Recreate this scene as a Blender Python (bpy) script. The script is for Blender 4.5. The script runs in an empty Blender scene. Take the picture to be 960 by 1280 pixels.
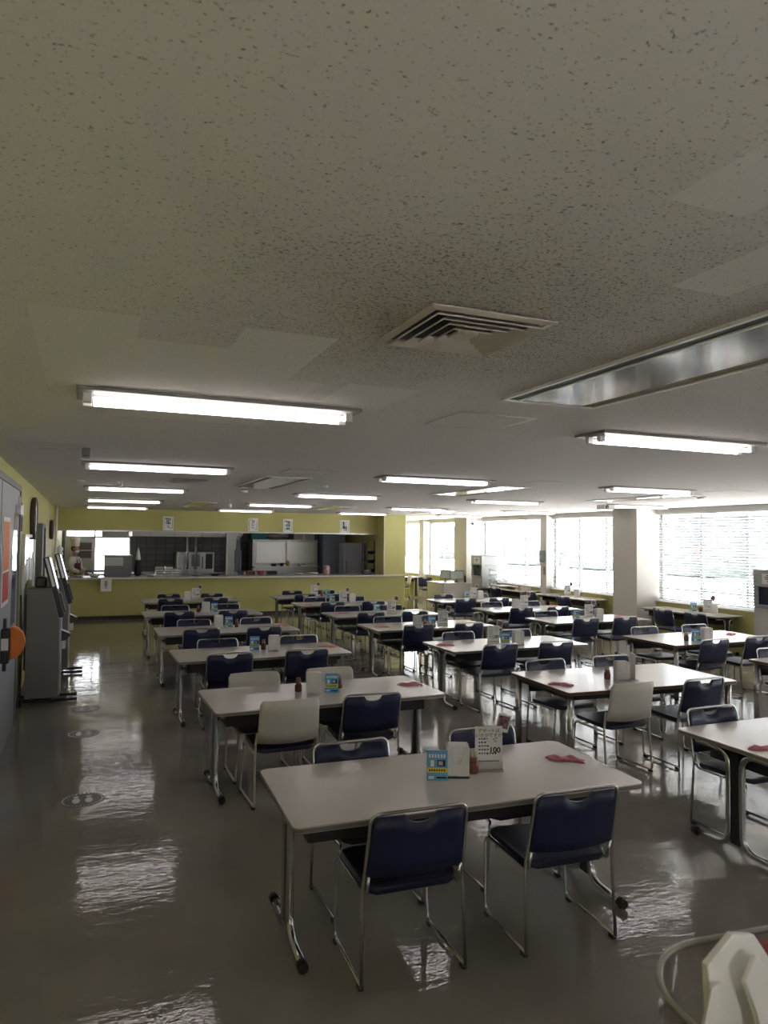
import bpy, bmesh, math, random
from mathutils import Vector, Matrix
R = math.radians
rnd = random.Random(7)
sc = bpy.context.scene
COL = sc.collection

# ------------------------------------------------------------------ helpers
def lin(c):
    return tuple((x/255/12.92 if x/255 <= .04045 else ((x/255+.055)/1.055)**2.4) for x in c)

MATS = {}
def mat(name, rgb, rough=.5, metal=0., spec=.5, emit=None, strength=0., var=0., vscale=6., trans=0., alpha=1., bump=0., bscale=40.):
    """procedural principled material; var = value noise of the thing's own colour"""
    if name in MATS: return MATS[name]
    m = bpy.data.materials.new(name); m.use_nodes = True
    nt = m.node_tree; b = nt.nodes['Principled BSDF']
    col = (*rgb, 1)
    b.inputs['Base Color'].default_value = col
    b.inputs['Roughness'].default_value = rough
    b.inputs['Metallic'].default_value = metal
    b.inputs['Specular IOR Level'].default_value = spec
    if trans: b.inputs['Transmission Weight'].default_value = trans
    if emit:
        b.inputs['Emission Color'].default_value = (*emit, 1)
        b.inputs['Emission Strength'].default_value = strength
    if var or bump:
        tc = nt.nodes.new('ShaderNodeTexCoord')
    if var:
        n = nt.nodes.new('ShaderNodeTexNoise'); n.inputs['Scale'].default_value = vscale; n.inputs['Detail'].default_value = 4
        nt.links.new(tc.outputs['Object'], n.inputs['Vector'])
        mr = nt.nodes.new('ShaderNodeMapRange'); mr.inputs['From Min'].default_value = .3; mr.inputs['From Max'].default_value = .7
        mr.inputs['To Min'].default_value = 1-var; mr.inputs['To Max'].default_value = 1+var
        nt.links.new(n.outputs['Fac'], mr.inputs['Value'])
        mx = nt.nodes.new('ShaderNodeVectorMath'); mx.operation = 'SCALE'
        mx.inputs[0].default_value = rgb
        nt.links.new(mr.outputs['Result'], mx.inputs['Scale'])
        nt.links.new(mx.outputs['Vector'], b.inputs['Base Color'])
    if bump:
        n2 = nt.nodes.new('ShaderNodeTexNoise'); n2.inputs['Scale'].default_value = bscale
        nt.links.new(tc.outputs['Object'], n2.inputs['Vector'])
        bp = nt.nodes.new('ShaderNodeBump'); bp.inputs['Strength'].default_value = bump; bp.inputs['Distance'].default_value = .01
        nt.links.new(n2.outputs['Fac'], bp.inputs['Height']); nt.links.new(bp.outputs['Normal'], b.inputs['Normal'])
    MATS[name] = m
    return m

def newbm(): return bmesh.new()

def merge(bm, src):
    me = bpy.data.meshes.new('tmp'); src.to_mesh(me); src.free(); bm.from_mesh(me); bpy.data.meshes.remove(me)

def box(bm, x0, x1, y0, y1, z0, z1, bev=0., M=None, seg=2):
    t = bmesh.new()
    bmesh.ops.create_cube(t, size=1)
    for v in t.verts:
        v.co = Vector(((x0+x1)/2+v.co.x*(x1-x0), (y0+y1)/2+v.co.y*(y1-y0), (z0+z1)/2+v.co.z*(z1-z0)))
    if bev: bmesh.ops.bevel(t, geom=t.edges[:], offset=bev, segments=seg, affect='EDGES', profile=.5)
    if M: bmesh.ops.transform(t, matrix=M, verts=t.verts[:])
    merge(bm, t); return bm

def prism(bm, pts, z0, z1, bev=0., M=None, seg=2, smooth_side=False):
    """extrude a closed outline (x,y) from z0 to z1"""
    t = bmesh.new()
    a = [t.verts.new((x, y, z0)) for x, y in pts]
    b = [t.verts.new((x, y, z1)) for x, y in pts]
    t.faces.new(a[::-1]); t.faces.new(b)
    n = len(pts)
    for i in range(n):
        f = t.faces.new((a[i], a[(i+1) % n], b[(i+1) % n], b[i])); f.smooth = smooth_side
    if bev:
        ed = [e for e in t.edges if abs(e.verts[0].co.z-e.verts[1].co.z) < 1e-6]
        bmesh.ops.bevel(t, geom=ed, offset=bev, segments=seg, affect='EDGES', profile=.5)
    bmesh.ops.recalc_face_normals(t, faces=t.faces[:])
    if M: bmesh.ops.transform(t, matrix=M, verts=t.verts[:])
    merge(bm, t); return bm

def rrect(x0, x1, y0, y1, r, n=6):
    out = []
    for cx, cy, a0 in ((x1-r, y1-r, 0), (x0+r, y1-r, 90), (x0+r, y0+r, 180), (x1-r, y0+r, 270)):
        for i in range(n+1):
            a = R(a0+90*i/n); out.append((cx+r*math.cos(a), cy+r*math.sin(a)))
    return out

def bend(pts, r=.04, n=5):
    """round the corners of a polyline"""
    P = [Vector(p) for p in pts]; out = [P[0]]
    for i in range(1, len(P)-1):
        a, b, c = P[i-1], P[i], P[i+1]
        d1 = (a-b); d2 = (c-b)
        rr = min(r, d1.length*.48, d2.length*.48)
        p1 = b+d1.normalized()*rr; p2 = b+d2.normalized()*rr
        for k in range(n+1):
            t = k/n
            out.append(p1*(1-t)**2 + b*2*t*(1-t) + p2*t*t)
    out.append(P[-1]); return out

def tube(bm, pts, r=.01, n=8, caps=True, rs=None):
    P = [Vector(p) for p in pts]
    Q = [P[0]]
    for p in P[1:]:
        if (p-Q[-1]).length > 1e-5: Q.append(p)
    P = Q
    rings = []; nrm = None
    for i, p in enumerate(P):
        if i == 0: t = P[1]-P[0]
        elif i == len(P)-1: t = P[-1]-P[-2]
        else: t = (P[i]-P[i-1]).normalized()+(P[i+1]-P[i]).normalized()
        t.normalize()
        if nrm is None:
            nrm = t.orthogonal().normalized()
        else:
            nrm = (nrm-t*nrm.dot(t)).normalized()
        bn = t.cross(nrm)
        rad = rs[i] if rs else r
        rings.append([bm.verts.new(p+(nrm*math.cos(2*math.pi*k/n)+bn*math.sin(2*math.pi*k/n))*rad) for k in range(n)])
    for a, b in zip(rings, rings[1:]):
        for k in range(n):
            f = bm.faces.new((a[k], a[(k+1) % n], b[(k+1) % n], b[k])); f.smooth = True
    if caps:
        bm.faces.new(rings[0][::-1]); bm.faces.new(rings[-1])
    return bm

def lathe(bm, prof, cx=0, cy=0, n=16, M=None):
    t = bmesh.new(); rings = []
    for r, z in prof:
        rings.append([t.verts.new((cx+max(r, 1e-4)*math.cos(2*math.pi*k/n), cy+max(r, 1e-4)*math.sin(2*math.pi*k/n), z)) for k in range(n)])
    for a, b in zip(rings, rings[1:]):
        for k in range(n):
            f = t.faces.new((a[k], a[(k+1) % n], b[(k+1) % n], b[k])); f.smooth = True
    t.faces.new(rings[0][::-1]); t.faces.new(rings[-1])
    bmesh.ops.recalc_face_normals(t, faces=t.faces[:])
    if M: bmesh.ops.transform(t, matrix=M, verts=t.verts[:])
    merge(bm, t); return bm

def ball(bm, c, rx, ry=None, rz=None, sub=3):
    ry = ry or rx; rz = rz or rx
    t = bmesh.new(); bmesh.ops.create_icosphere(t, subdivisions=sub, radius=1)
    for v in t.verts: v.co = Vector((c[0]+v.co.x*rx, c[1]+v.co.y*ry, c[2]+v.co.z*rz))
    for f in t.faces: f.smooth = True
    merge(bm, t); return bm

def obj(name, bm, m, parent=None, loc=None):
    me = bpy.data.meshes.new(name); bm.to_mesh(me); bm.free()
    o = bpy.data.objects.new(name, me); COL.objects.link(o)
    for mm in (m if isinstance(m, (list, tuple)) else [m]): me.materials.append(mm)
    if parent: o.parent = parent
    if loc: o.location = loc
    return o

def tag(o, label, cat, group=None, kind=None):
    o['label'] = label; o['category'] = cat
    if group: o['group'] = group
    if kind: o['kind'] = kind
    return o

def thing(name, label, cat, loc=(0, 0, 0), rz=0., group=None):
    o = bpy.data.objects.new(name, None); COL.objects.link(o)
    o.empty_display_size = .05
    o.location = loc; o.rotation_euler = (0, 0, rz)
    return tag(o, label, cat, group)

def struct(name, bm, m, parent=None):
    o = obj(name, bm, m, parent)
    if not parent: o['kind'] = 'structure'
    return o

def dup(o, parent=None):
    c = o.copy(); COL.objects.link(c)
    if parent: c.parent = parent
    for ch in list(o.children): dup(ch, c)
    return c

used = set()
def place(proto, loc, rz, label, group=None):
    o = proto if proto.name not in used else dup(proto)
    used.add(proto.name)
    o.location = loc; o.rotation_euler = (0, 0, rz); o['label'] = label
    if group: o['group'] = group
    return o

def text_bm(body, size, M, extrude=.0006, align='CENTER', spacing=1., bold=0.):
    cu = bpy.data.curves.new('lettering', 'FONT'); cu.body = body; cu.size = size; cu.extrude = extrude
    cu.align_x = align; cu.align_y = 'CENTER'; cu.space_line = spacing; cu.resolution_u = 3; cu.offset = bold
    o = bpy.data.objects.new('lettering', cu); COL.objects.link(o)
    dg = bpy.context.evaluated_depsgraph_get(); dg.update()
    me = bpy.data.meshes.new_from_object(o.evaluated_get(dg))
    bpy.data.objects.remove(o); bpy.data.curves.remove(cu)
    bm = bmesh.new(); bm.from_mesh(me); bpy.data.meshes.remove(me)
    bmesh.ops.transform(bm, matrix=M, verts=bm.verts[:])
    return bm
def up_facing_minus_y(x, y, z):   # a plate standing upright, read from -y
    return Matrix.Translation((x, y, z)) @ Matrix.Rotation(R(90), 4, 'X')
def up_facing_minus_x(x, y, z):
    return Matrix.Translation((x, y, z)) @ Matrix.Rotation(R(-90), 4, 'Z') @ Matrix.Rotation(R(90), 4, 'X')

# ------------------------------------------------------------------ materials
M_chrome = mat('chrome', (.62, .62, .62), .18, 1.)
M_steel = mat('brushed_steel', (.50, .50, .49), .33, .9, var=.06, vscale=3)
M_creamtube = mat('cream_tube', (.52, .49, .42), .35)
M_navy = mat('navy_plastic', (.0095, .0125, .052), .42, var=.05, vscale=3)
M_navyseat = mat('navy_vinyl', (.009, .011, .034), .38, bump=.08, bscale=300)
M_dark = mat('black_rubber', (.012, .012, .012), .6)
M_white_shell = mat('ivory_plastic', (.60, .575, .51), .45, var=.03, vscale=2)
M_top = mat('laminate_greige', (.60, .565, .53), .19, var=.025, vscale=5)
M_edge = mat('edge_band_grey', (.22, .20, .175), .5)
M_brown = mat('edge_band_wood', (.17, .075, .035), .5, var=.2, vscale=20)
M_shelf = mat('undershelf_dark', (.03, .027, .026), .55)
M_legpanel = mat('leg_black', (.02, .02, .022), .45)
M_green = mat('wall_paint_olive', (.45, .42, .145), .6, var=.03, vscale=1.2, bump=.03, bscale=180)
M_cream = mat('pillar_paint', (.56, .53, .48), .6, var=.02, vscale=1)
M_whitewall = mat('white_paint', (.66, .64, .60), .6)
M_darkbase = mat('baseboard_brown', (.035, .022, .018), .45)
M_alu = mat('aluminium', (.58, .60, .61), .35, .7)
M_white = mat('white_plastic', (.70, .69, .66), .4)
M_paper = mat('paper_white', (.76, .75, .72), .7)
M_ink = mat('ink_black', (.015, .015, .018), .7)
M_teal = mat('ink_green', (.02, .10, .10), .7)
M_blue = mat('card_blue', (.10, .36, .60), .5)
M_yellow = mat('card_yellow', (.72, .60, .05), .5)
M_pink = mat('cloth_pink', (.62, .22, .27), .85, var=.12, vscale=30, bump=.4, bscale=120)
M_amber = mat('shaker_amber', (.16, .055, .02), .25)
M_photo = mat('photo_print', (.20, .10, .13), .4, var=.9, vscale=60)
M_greymetal = mat('grey_sheet_metal', (.17, .17, .17), .5, var=.03, vscale=3)
M_door = mat('door_grey', (.27, .28, .31), .45, var=.03, vscale=2)
M_black = mat('black_plastic', (.015, .014, .017), .35)
M_orange = mat('orange_plastic', (.75, .19, .015), .45)
M_ceilplate = mat('ceiling_metal', (.50, .48, .45), .4)
M_kwall = mat('kitchen_white_panel', (.5, .5, .49), .5)
M_wood = mat('wood_stand', (.14, .06, .035), .5, var=.2, vscale=15)
M_skin = mat('skin', (.42, .22, .15), .55)
M_tube = mat('fluorescent_tube', (.9, .9, .9), .4, emit=(1, .93, .93), strength=3.1)

def ceiling_mat():
    m = bpy.data.materials.new('ceiling_rockwool'); m.use_nodes = True
    nt = m.node_tree; N = nt.nodes; L = nt.links; b = N['Principled BSDF']; b.inputs['Roughness'].default_value = .85
    b.inputs['Specular IOR Level'].default_value = .2
    tc = N.new('ShaderNodeTexCoord')
    def math_(op, a=None, bb=None, c=None):
        n = N.new('ShaderNodeMath'); n.operation = op
        for i, v in enumerate((a, bb, c)):
            if v is None: continue
            if isinstance(v, (int, float)): n.inputs[i].default_value = v
            else: L.new(v, n.inputs[i])
        return n.outputs[0]
    sp = N.new('ShaderNodeSeparateXYZ'); L.new(tc.outputs['Object'], sp.inputs[0])
    # fissured specks: stretched noise
    mp = N.new('ShaderNodeMapping'); mp.inputs['Scale'].default_value = (100, 165, 1); mp.inputs['Rotation'].default_value = (0, 0, .5)
    L.new(tc.outputs['Object'], mp.inputs['Vector'])
    n1 = N.new('ShaderNodeTexNoise'); n1.inputs['Scale'].default_value = 1; n1.inputs['Detail'].default_value = 3; n1.inputs['Roughness'].default_value = .6
    L.new(mp.outputs[0], n1.inputs['Vector'])
    mp2 = N.new('ShaderNodeMapping'); mp2.inputs['Scale'].default_value = (62, 62, 1)
    L.new(tc.outputs['Object'], mp2.inputs['Vector'])
    n2 = N.new('ShaderNodeTexNoise'); n2.inputs['Scale'].default_value = 1; n2.inputs['Detail'].default_value = 2
    L.new(mp2.outputs[0], n2.inputs['Vector'])
    # grime round the air diffuser (stain with its own shape)
    dx = math_('SUBTRACT', sp.outputs[0], 1.12); dy = math_('SUBTRACT', sp.outputs[1], 2.0)
    d = math_('SQRT', math_('ADD', math_('MULTIPLY', dx, dx), math_('MULTIPLY', dy, dy)))
    nn = N.new('ShaderNodeTexNoise'); nn.inputs['Scale'].default_value = 2.2; nn.inputs['Detail'].default_value = 3
    L.new(tc.outputs['Object'], nn.inputs['Vector'])
    d2 = math_('ADD', d, math_('MULTIPLY', math_('SUBTRACT', nn.outputs['Fac'], .5), .7))
    grime = N.new('ShaderNodeMapRange'); grime.interpolation_type = 'SMOOTHSTEP'
    grime.inputs['From Min'].default_value = .2; grime.inputs['From Max'].default_value = 1.35
    grime.inputs['To Min'].default_value = 1; grime.inputs['To Max'].default_value = 0
    L.new(d2, grime.inputs['Value'])
    # repainted patches
    def rect(x0, x1, y0, y1, sl=0.):
        xx = math_('ADD', sp.outputs[0], math_('MULTIPLY', sp.outputs[1], sl))
        a = math_('MULTIPLY', math_('GREATER_THAN', xx, x0), math_('LESS_THAN', xx, x1))
        c = math_('MULTIPLY', math_('GREATER_THAN', sp.outputs[1], y0), math_('LESS_THAN', sp.outputs[1], y1))
        return math_('MULTIPLY', a, c)
    p = rect(-.18, .14, 2.32, 3.55)
    for q in ((.14, .48, 2.58, 3.55, 0.), (.46, .78, 2.30, 3.5, 0.), (.1, .95, 3.0, 4.3, 0.), (1.05, 1.40, 2.95, 3.5, 0.), (1.05, 1.25, .6, 1.08, 0.), (1.42, 1.62, .9, 1.45, 0.)):
        p = math_('MAXIMUM', p, rect(*q))
    thr = math_('ADD', math_('SUBTRACT', .635, math_('MULTIPLY', grime.outputs[0], .085)), math_('MULTIPLY', p, .06))
    s1 = N.new('ShaderNodeMapRange'); s1.interpolation_type = 'SMOOTHSTEP'
    L.new(n1.outputs['Fac'], s1.inputs['Value']); L.new(thr, s1.inputs['From Min']); L.new(math_('ADD', thr, .05), s1.inputs['From Max'])
    s2 = N.new('ShaderNodeMapRange'); s2.interpolation_type = 'SMOOTHSTEP'
    s2.inputs['From Min'].default_value = .69; s2.inputs['From Max'].default_value = .74
    L.new(n2.outputs['Fac'], s2.inputs['Value'])
    s = math_('MAXIMUM', s1.outputs[0], math_('MULTIPLY', s2.outputs[0], .6))
    c1 = N.new('ShaderNodeMix'); c1.data_type = 'RGBA'
    c1.inputs['A'].default_value = (.74, .71, .68, 1); c1.inputs['B'].default_value = (.50, .45, .38, 1)
    L.new(math_('MULTIPLY', grime.outputs[0], .55), c1.inputs['Factor'])
    c2 = N.new('ShaderNodeMix'); c2.data_type = 'RGBA'; c2.inputs['B'].default_value = (.80, .78, .75, 1)
    L.new(c1.outputs['Result'], c2.inputs['A']); L.new(math_('MULTIPLY', p, .75), c2.inputs['Factor'])
    c3 = N.new('ShaderNodeMix'); c3.data_type = 'RGBA'; c3.inputs['B'].default_value = (.12, .09, .07, 1)
    L.new(c2.outputs['Result'], c3.inputs['A']); L.new(math_('MULTIPLY', s, .85), c3.inputs['Factor'])
    L.new(c3.outputs['Result'], b.inputs['Base Color'])
    bp = N.new('ShaderNodeBump'); bp.inputs['Strength'].default_value = .5; bp.inputs['Distance'].default_value = .004
    L.new(math_('SUBTRACT', math_('MULTIPLY', n2.outputs['Fac'], .5), s), bp.inputs['Height']); L.new(bp.outputs['Normal'], b.inputs['Normal'])
    return m

def floor_mat():
    m = bpy.data.materials.new('floor_vinyl'); m.use_nodes = True
    nt = m.node_tree; N = nt.nodes; L = nt.links; b = N['Principled BSDF']
    b.inputs['Roughness'].default_value = .09; b.inputs['Specular IOR Level'].default_value = .42
    tc = N.new('ShaderNodeTexCoord')
    n = N.new('ShaderNodeTexNoise'); n.inputs['Scale'].default_value = 1.1; n.inputs['Detail'].default_value = 6
    L.new(tc.outputs['Object'], n.inputs['Vector'])
    cr = N.new('ShaderNodeMapRange'); cr.inputs['From Min'].default_value = .3; cr.inputs['From Max'].default_value = .7
    cr.inputs['To Min'].default_value = .86; cr.inputs['To Max'].default_value = 1.12
    L.new(n.outputs['Fac'], cr.inputs['Value'])
    n3 = N.new('ShaderNodeTexNoise'); n3.inputs['Scale'].default_value = 90; n3.inputs['Detail'].default_value = 2
    L.new(tc.outputs['Object'], n3.inputs['Vector'])
    v = N.new('ShaderNodeVectorMath'); v.operation = 'SCALE'; v.inputs[0].default_value = (.245, .222, .192)
    L.new(cr.outputs['Result'], v.inputs['Scale'])
    L.new(v.outputs['Vector'], b.inputs['Base Color'])
    # rippled wax: long waves
    mp = N.new('ShaderNodeMapping'); mp.inputs['Scale'].default_value = (3.2, 6.0, 1); mp.inputs['Rotation'].default_value = (0, 0, .25)
    L.new(tc.outputs['Object'], mp.inputs['Vector'])
    w = N.new('ShaderNodeTexNoise'); w.inputs['Scale'].default_value = 1.0; w.inputs['Detail'].default_value = 5; w.inputs['Roughness'].default_value = .58
    L.new(mp.outputs[0], w.inputs['Vector'])
    bp = N.new('ShaderNodeBump'); bp.inputs['Strength'].default_value = .4; bp.inputs['Distance'].default_value = .008
    mp2 = N.new('ShaderNodeMapping'); mp2.inputs['Scale'].default_value = (11, 34, 1); mp2.inputs['Rotation'].default_value = (0, 0, .32)
    L.new(tc.outputs['Object'], mp2.inputs['Vector'])
    w2 = N.new('ShaderNodeTexNoise'); w2.inputs['Scale'].default_value = 1.0; w2.inputs['Detail'].default_value = 2
    L.new(mp2.outputs[0], w2.inputs['Vector'])
    ad = N.new('ShaderNodeMath'); ad.operation = 'MULTIPLY_ADD'; ad.inputs[1].default_value = .22; L.new(w2.outputs['Fac'], ad.inputs[0]); L.new(w.outputs['Fac'], ad.inputs[2])
    L.new(ad.outputs[0], bp.inputs['Height'])
    L.new(bp.outputs['Normal'], b.inputs['Normal'])
    rr = N.new('ShaderNodeMapRange'); rr.inputs['To Min'].default_value = .02; rr.inputs['To Max'].default_value = .055
    L.new(n.outputs['Fac'], rr.inputs['Value']); L.new(rr.outputs['Result'], b.inputs['Roughness'])
    return m

def glass_mat(name, tint=(1, 1, 1), gloss=.08):
    m = bpy.data.materials.new(name); m.use_nodes = True
    nt = m.node_tree; N = nt.nodes; L = nt.links
    N.remove(N['Principled BSDF']); out = N['Material Output']
    t = N.new('ShaderNodeBsdfTransparent'); t.inputs['Color'].default_value = (*tint, 1)
    g = N.new('ShaderNodeBsdfGlossy'); g.inputs['Roughness'].default_value = .05
    lw = N.new('ShaderNodeLayerWeight'); lw.inputs['Blend'].default_value = .5
    pw = N.new('ShaderNodeMath'); pw.operation = 'POWER'; pw.inputs[1].default_value = 5; L.new(lw.outputs['Facing'], pw.inputs[0])
    fr = N.new('ShaderNodeMath'); fr.operation = 'MULTIPLY_ADD'; fr.inputs[1].default_value = .9; fr.inputs[2].default_value = .035; L.new(pw.outputs[0], fr.inputs[0])
    mx = N.new('ShaderNodeMixShader'); L.new(fr.outputs[0], mx.inputs[0]); L.new(t.outputs[0], mx.inputs[1]); L.new(g.outputs[0], mx.inputs[2])
    L.new(mx.outputs[0], out.inputs['Surface'])
    return m

def slat_mat():
    m = bpy.data.materials.new('blind_slat'); m.use_nodes = True
    nt = m.node_tree; N = nt.nodes; L = nt.links
    N.remove(N['Principled BSDF']); out = N['Material Output']
    d = N.new('ShaderNodeBsdfDiffuse'); d.inputs['Color'].default_value = (.50, .52, .52, 1)
    t = N.new('ShaderNodeBsdfTranslucent'); t.inputs['Color'].default_value = (.6, .64, .65, 1)
    mx = N.new('ShaderNodeMixShader'); mx.inputs[0].default_value = .08
    L.new(d.outputs[0], mx.inputs[1]); L.new(t.outputs[0], mx.inputs[2]); L.new(mx.outputs[0], out.inputs['Surface'])
    return m

def tile_mat():
    m = bpy.data.materials.new('kitchen_tile'); m.use_nodes = True
    nt = m.node_tree; N = nt.nodes; L = nt.links; b = N['Principled BSDF']; b.inputs['Roughness'].default_value = .3
    tc = N.new('ShaderNodeTexCoord'); mp = N.new('ShaderNodeMapping'); mp.inputs['Rotation'].default_value = (R(90), 0, 0)
    L.new(tc.outputs['Object'], mp.inputs['Vector'])
    br = N.new('ShaderNodeTexBrick'); br.inputs['Scale'].default_value = 1; br.offset = 0
    br.inputs['Color1'].default_value = (.13, .13, .14, 1); br.inputs['Color2'].default_value = (.15, .15, .16, 1); br.inputs['Mortar'].default_value = (.07, .07, .08, 1)
    br.inputs['Mortar Size'].default_value = .012; br.inputs['Brick Width'].default_value = .3; br.inputs['Row Height'].default_value = .2
    L.new(mp.outputs[0], br.inputs['Vector']); L.new(br.outputs['Color'], b.inputs['Base Color'])
    return m

M_ceil = ceiling_mat(); M_floor = floor_mat(); M_glass = glass_mat('window_glass', (.965, .975, .975)); M_slat = slat_mat(); M_tile = tile_mat()
M_acrylic = glass_mat('clear_acrylic', (.90, .89, .86))
M_mirror = mat('glossy_panel', (.62, .62, .60), .10, .85)

# ------------------------------------------------------------------ room shell
CZ = 2.68; XL = -.71; XW = 10.85; YB = -3.; YE = 25.5; YC = 18.45; YH = 18.95
struct('floor', box(newbm(), XL-.2, XW+.3, YB-.2, YE+.2, -.12, 0), M_floor)
struct('ceiling', box(newbm(), XL-.2, XW+.3, YB-.2, YE+.2, CZ, CZ+.12), M_ceil)
struct('wall_left', box(newbm(), XL-.2, XL, YB, YE, 0, CZ), M_green)
wbk = newbm(); box(wbk, XL, XW+.2, YB-.2, YB, 0, .78); box(wbk, XL, XW+.2, YB-.2, YB, 2.6, CZ)
FILL_WINDOWS = [(.2, .9)]  # unseen window, added as fill for surfaces facing the camera
for xa, xb in ((XL, .2), (.9, XW+.2)): box(wbk, xa, xb, YB-.2, YB, .78, 2.6)
struct('wall_back', wbk, M_cream)
for n_, (xa, xb) in enumerate(FILL_WINDOWS):
    f = newbm(); box(f, xa, xa+.05, YB-.14, YB-.08, .78, 2.6); box(f, xb-.05, xb, YB-.14, YB-.08, .78, 2.6); box(f, xa, xb, YB-.14, YB-.08, .78, .83); box(f, xa, xb, YB-.14, YB-.08, 2.55, 2.6); box(f, (xa+xb)/2-.03, (xa+xb)/2+.03, YB-.14, YB-.08, .83, 2.55)
    wo = struct('window_%d' % (13+n_), f, M_alu); obj('glass_pane', box(newbm(), xa+.05, xb-.05, YB-.115, YB-.11, .83, 2.55), M_glass, wo)
struct('wall_end', box(newbm(), 8.3, XW+.2, YE, YE+.2, 0, CZ), M_cream)
struct('baseboard_left', box(newbm(), XL, XL+.012, YB, YC, 0, .075), M_darkbase)
# serving wall: low wall under the counter, soffit over the opening, post
struct('wall_counter', box(newbm(), XL, 8.3, YC, YC+.12, 0, .96), M_green)
struct('baseboard_counter', box(newbm(), XL, 8.3, YC-.012, YC, 0, .09), M_darkbase)
struct('wall_soffit', box(newbm(), XL, 7.65, YH, YH+.15, 2.15, CZ), M_green)
struct('trim_1', box(newbm(), XL, 7.65, YH-.015, YH+.16, 2.115, 2.15), M_steel)
pb = newbm(); box(pb, 7.65, 8.3, YC-.02, YH+.15, .96, CZ)
struct('wall_post', pb, M_green)
struct('trim_2', box(newbm(), 7.635, 7.66, YC-.035, YC-.005, 1.0, CZ), M_cream)
struct('wall_kitchen_side', box(newbm(), 8.3-.12, 8.3, YC+.12, YE, 0, CZ), M_green)
# kitchen back wall with a window
KB = 24.5
kb = newbm(); box(kb, 1.32, 8.18, KB, KB+.15, 0, CZ); box(kb, XL, 1.32, KB, KB+.15, 0, .92); box(kb, XL, 1.32, KB, KB+.15, 2.36, CZ); box(kb, XL, -.62, KB, KB+.15, .92, 2.36)
struct('wall_kitchen_back', kb, M_tile)
struct('wall_kitchen_panel', box(box(newbm(), -.62, .22, KB-.01, KB+.15, .92, 1.93), .45, 1.32, KB-.01, KB+.15, 1.99, 2.36), M_kwall)
kw = struct('window_12', box(box(box(box(newbm(), -.62, 1.32, KB+.03, KB+.09, 1.93, 1.99), .22, .27, KB+.03, KB+.09, .92, 2.36), -.62, -.57, KB+.03, KB+.09, .92, 2.36), 1.27, 1.32, KB+.03, KB+.09, .92, 2.36), M_alu)
obj('glass_pane', box(newbm(), -.57, 1.27, KB+.055, KB+.06, .92, 2.36), M_glass, kw)
# window wall
BAYS = [(-2.2, .75), (1.0, 4.40), (5.15, 8.12), (8.38, 11.52), (12.24, 15.15), (15.41, 18.61), (19.36, 22.3), (22.65, 25.1)]  # first two bays are unseen, added for daylight on the near room
SILL = .78; HEAD = 2.60
struct('wall_sill', box(newbm(), XW, XW+.25, YB, YE, 0, SILL), M_green)
struct('wall_lintel', box(newbm(), XW, XW+.25, YB, YE, HEAD, CZ), M_whitewall)
struct('wall_right', box(newbm(), XW, XW+.25, YB, -2.2, SILL, HEAD), M_cream)
for (y0, y1) in ((.75, 1.0), (8.12, 8.38), (15.15, 15.41), (22.3, 22.65)):
    o = struct('pier', box(newbm(), XW-.14, XW+.25, y0, y1, 0, CZ, .004), M_cream)
for (y0, y1) in ((4.40, 5.15), (11.52, 12.24), (18.61, 19.36)):
    o = struct('pillar', box(newbm(), 10.34, XW+.25, y0, y1, 0, CZ, .006), M_cream)
o = struct('pier', box(newbm(), XW-.02, XW+.25, 25.1, YE, 0, CZ), M_cream)
BN = ['the added window bay behind the camera', 'the added window bay beside the camera', 'the nearest window bay', 'the window bay behind the tall tea dispenser', 'the window bay just past the big pillar', 'the window bay with the wire tray rack',
      'the alcove window behind the monitors', 'the last narrow alcove window']
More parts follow.
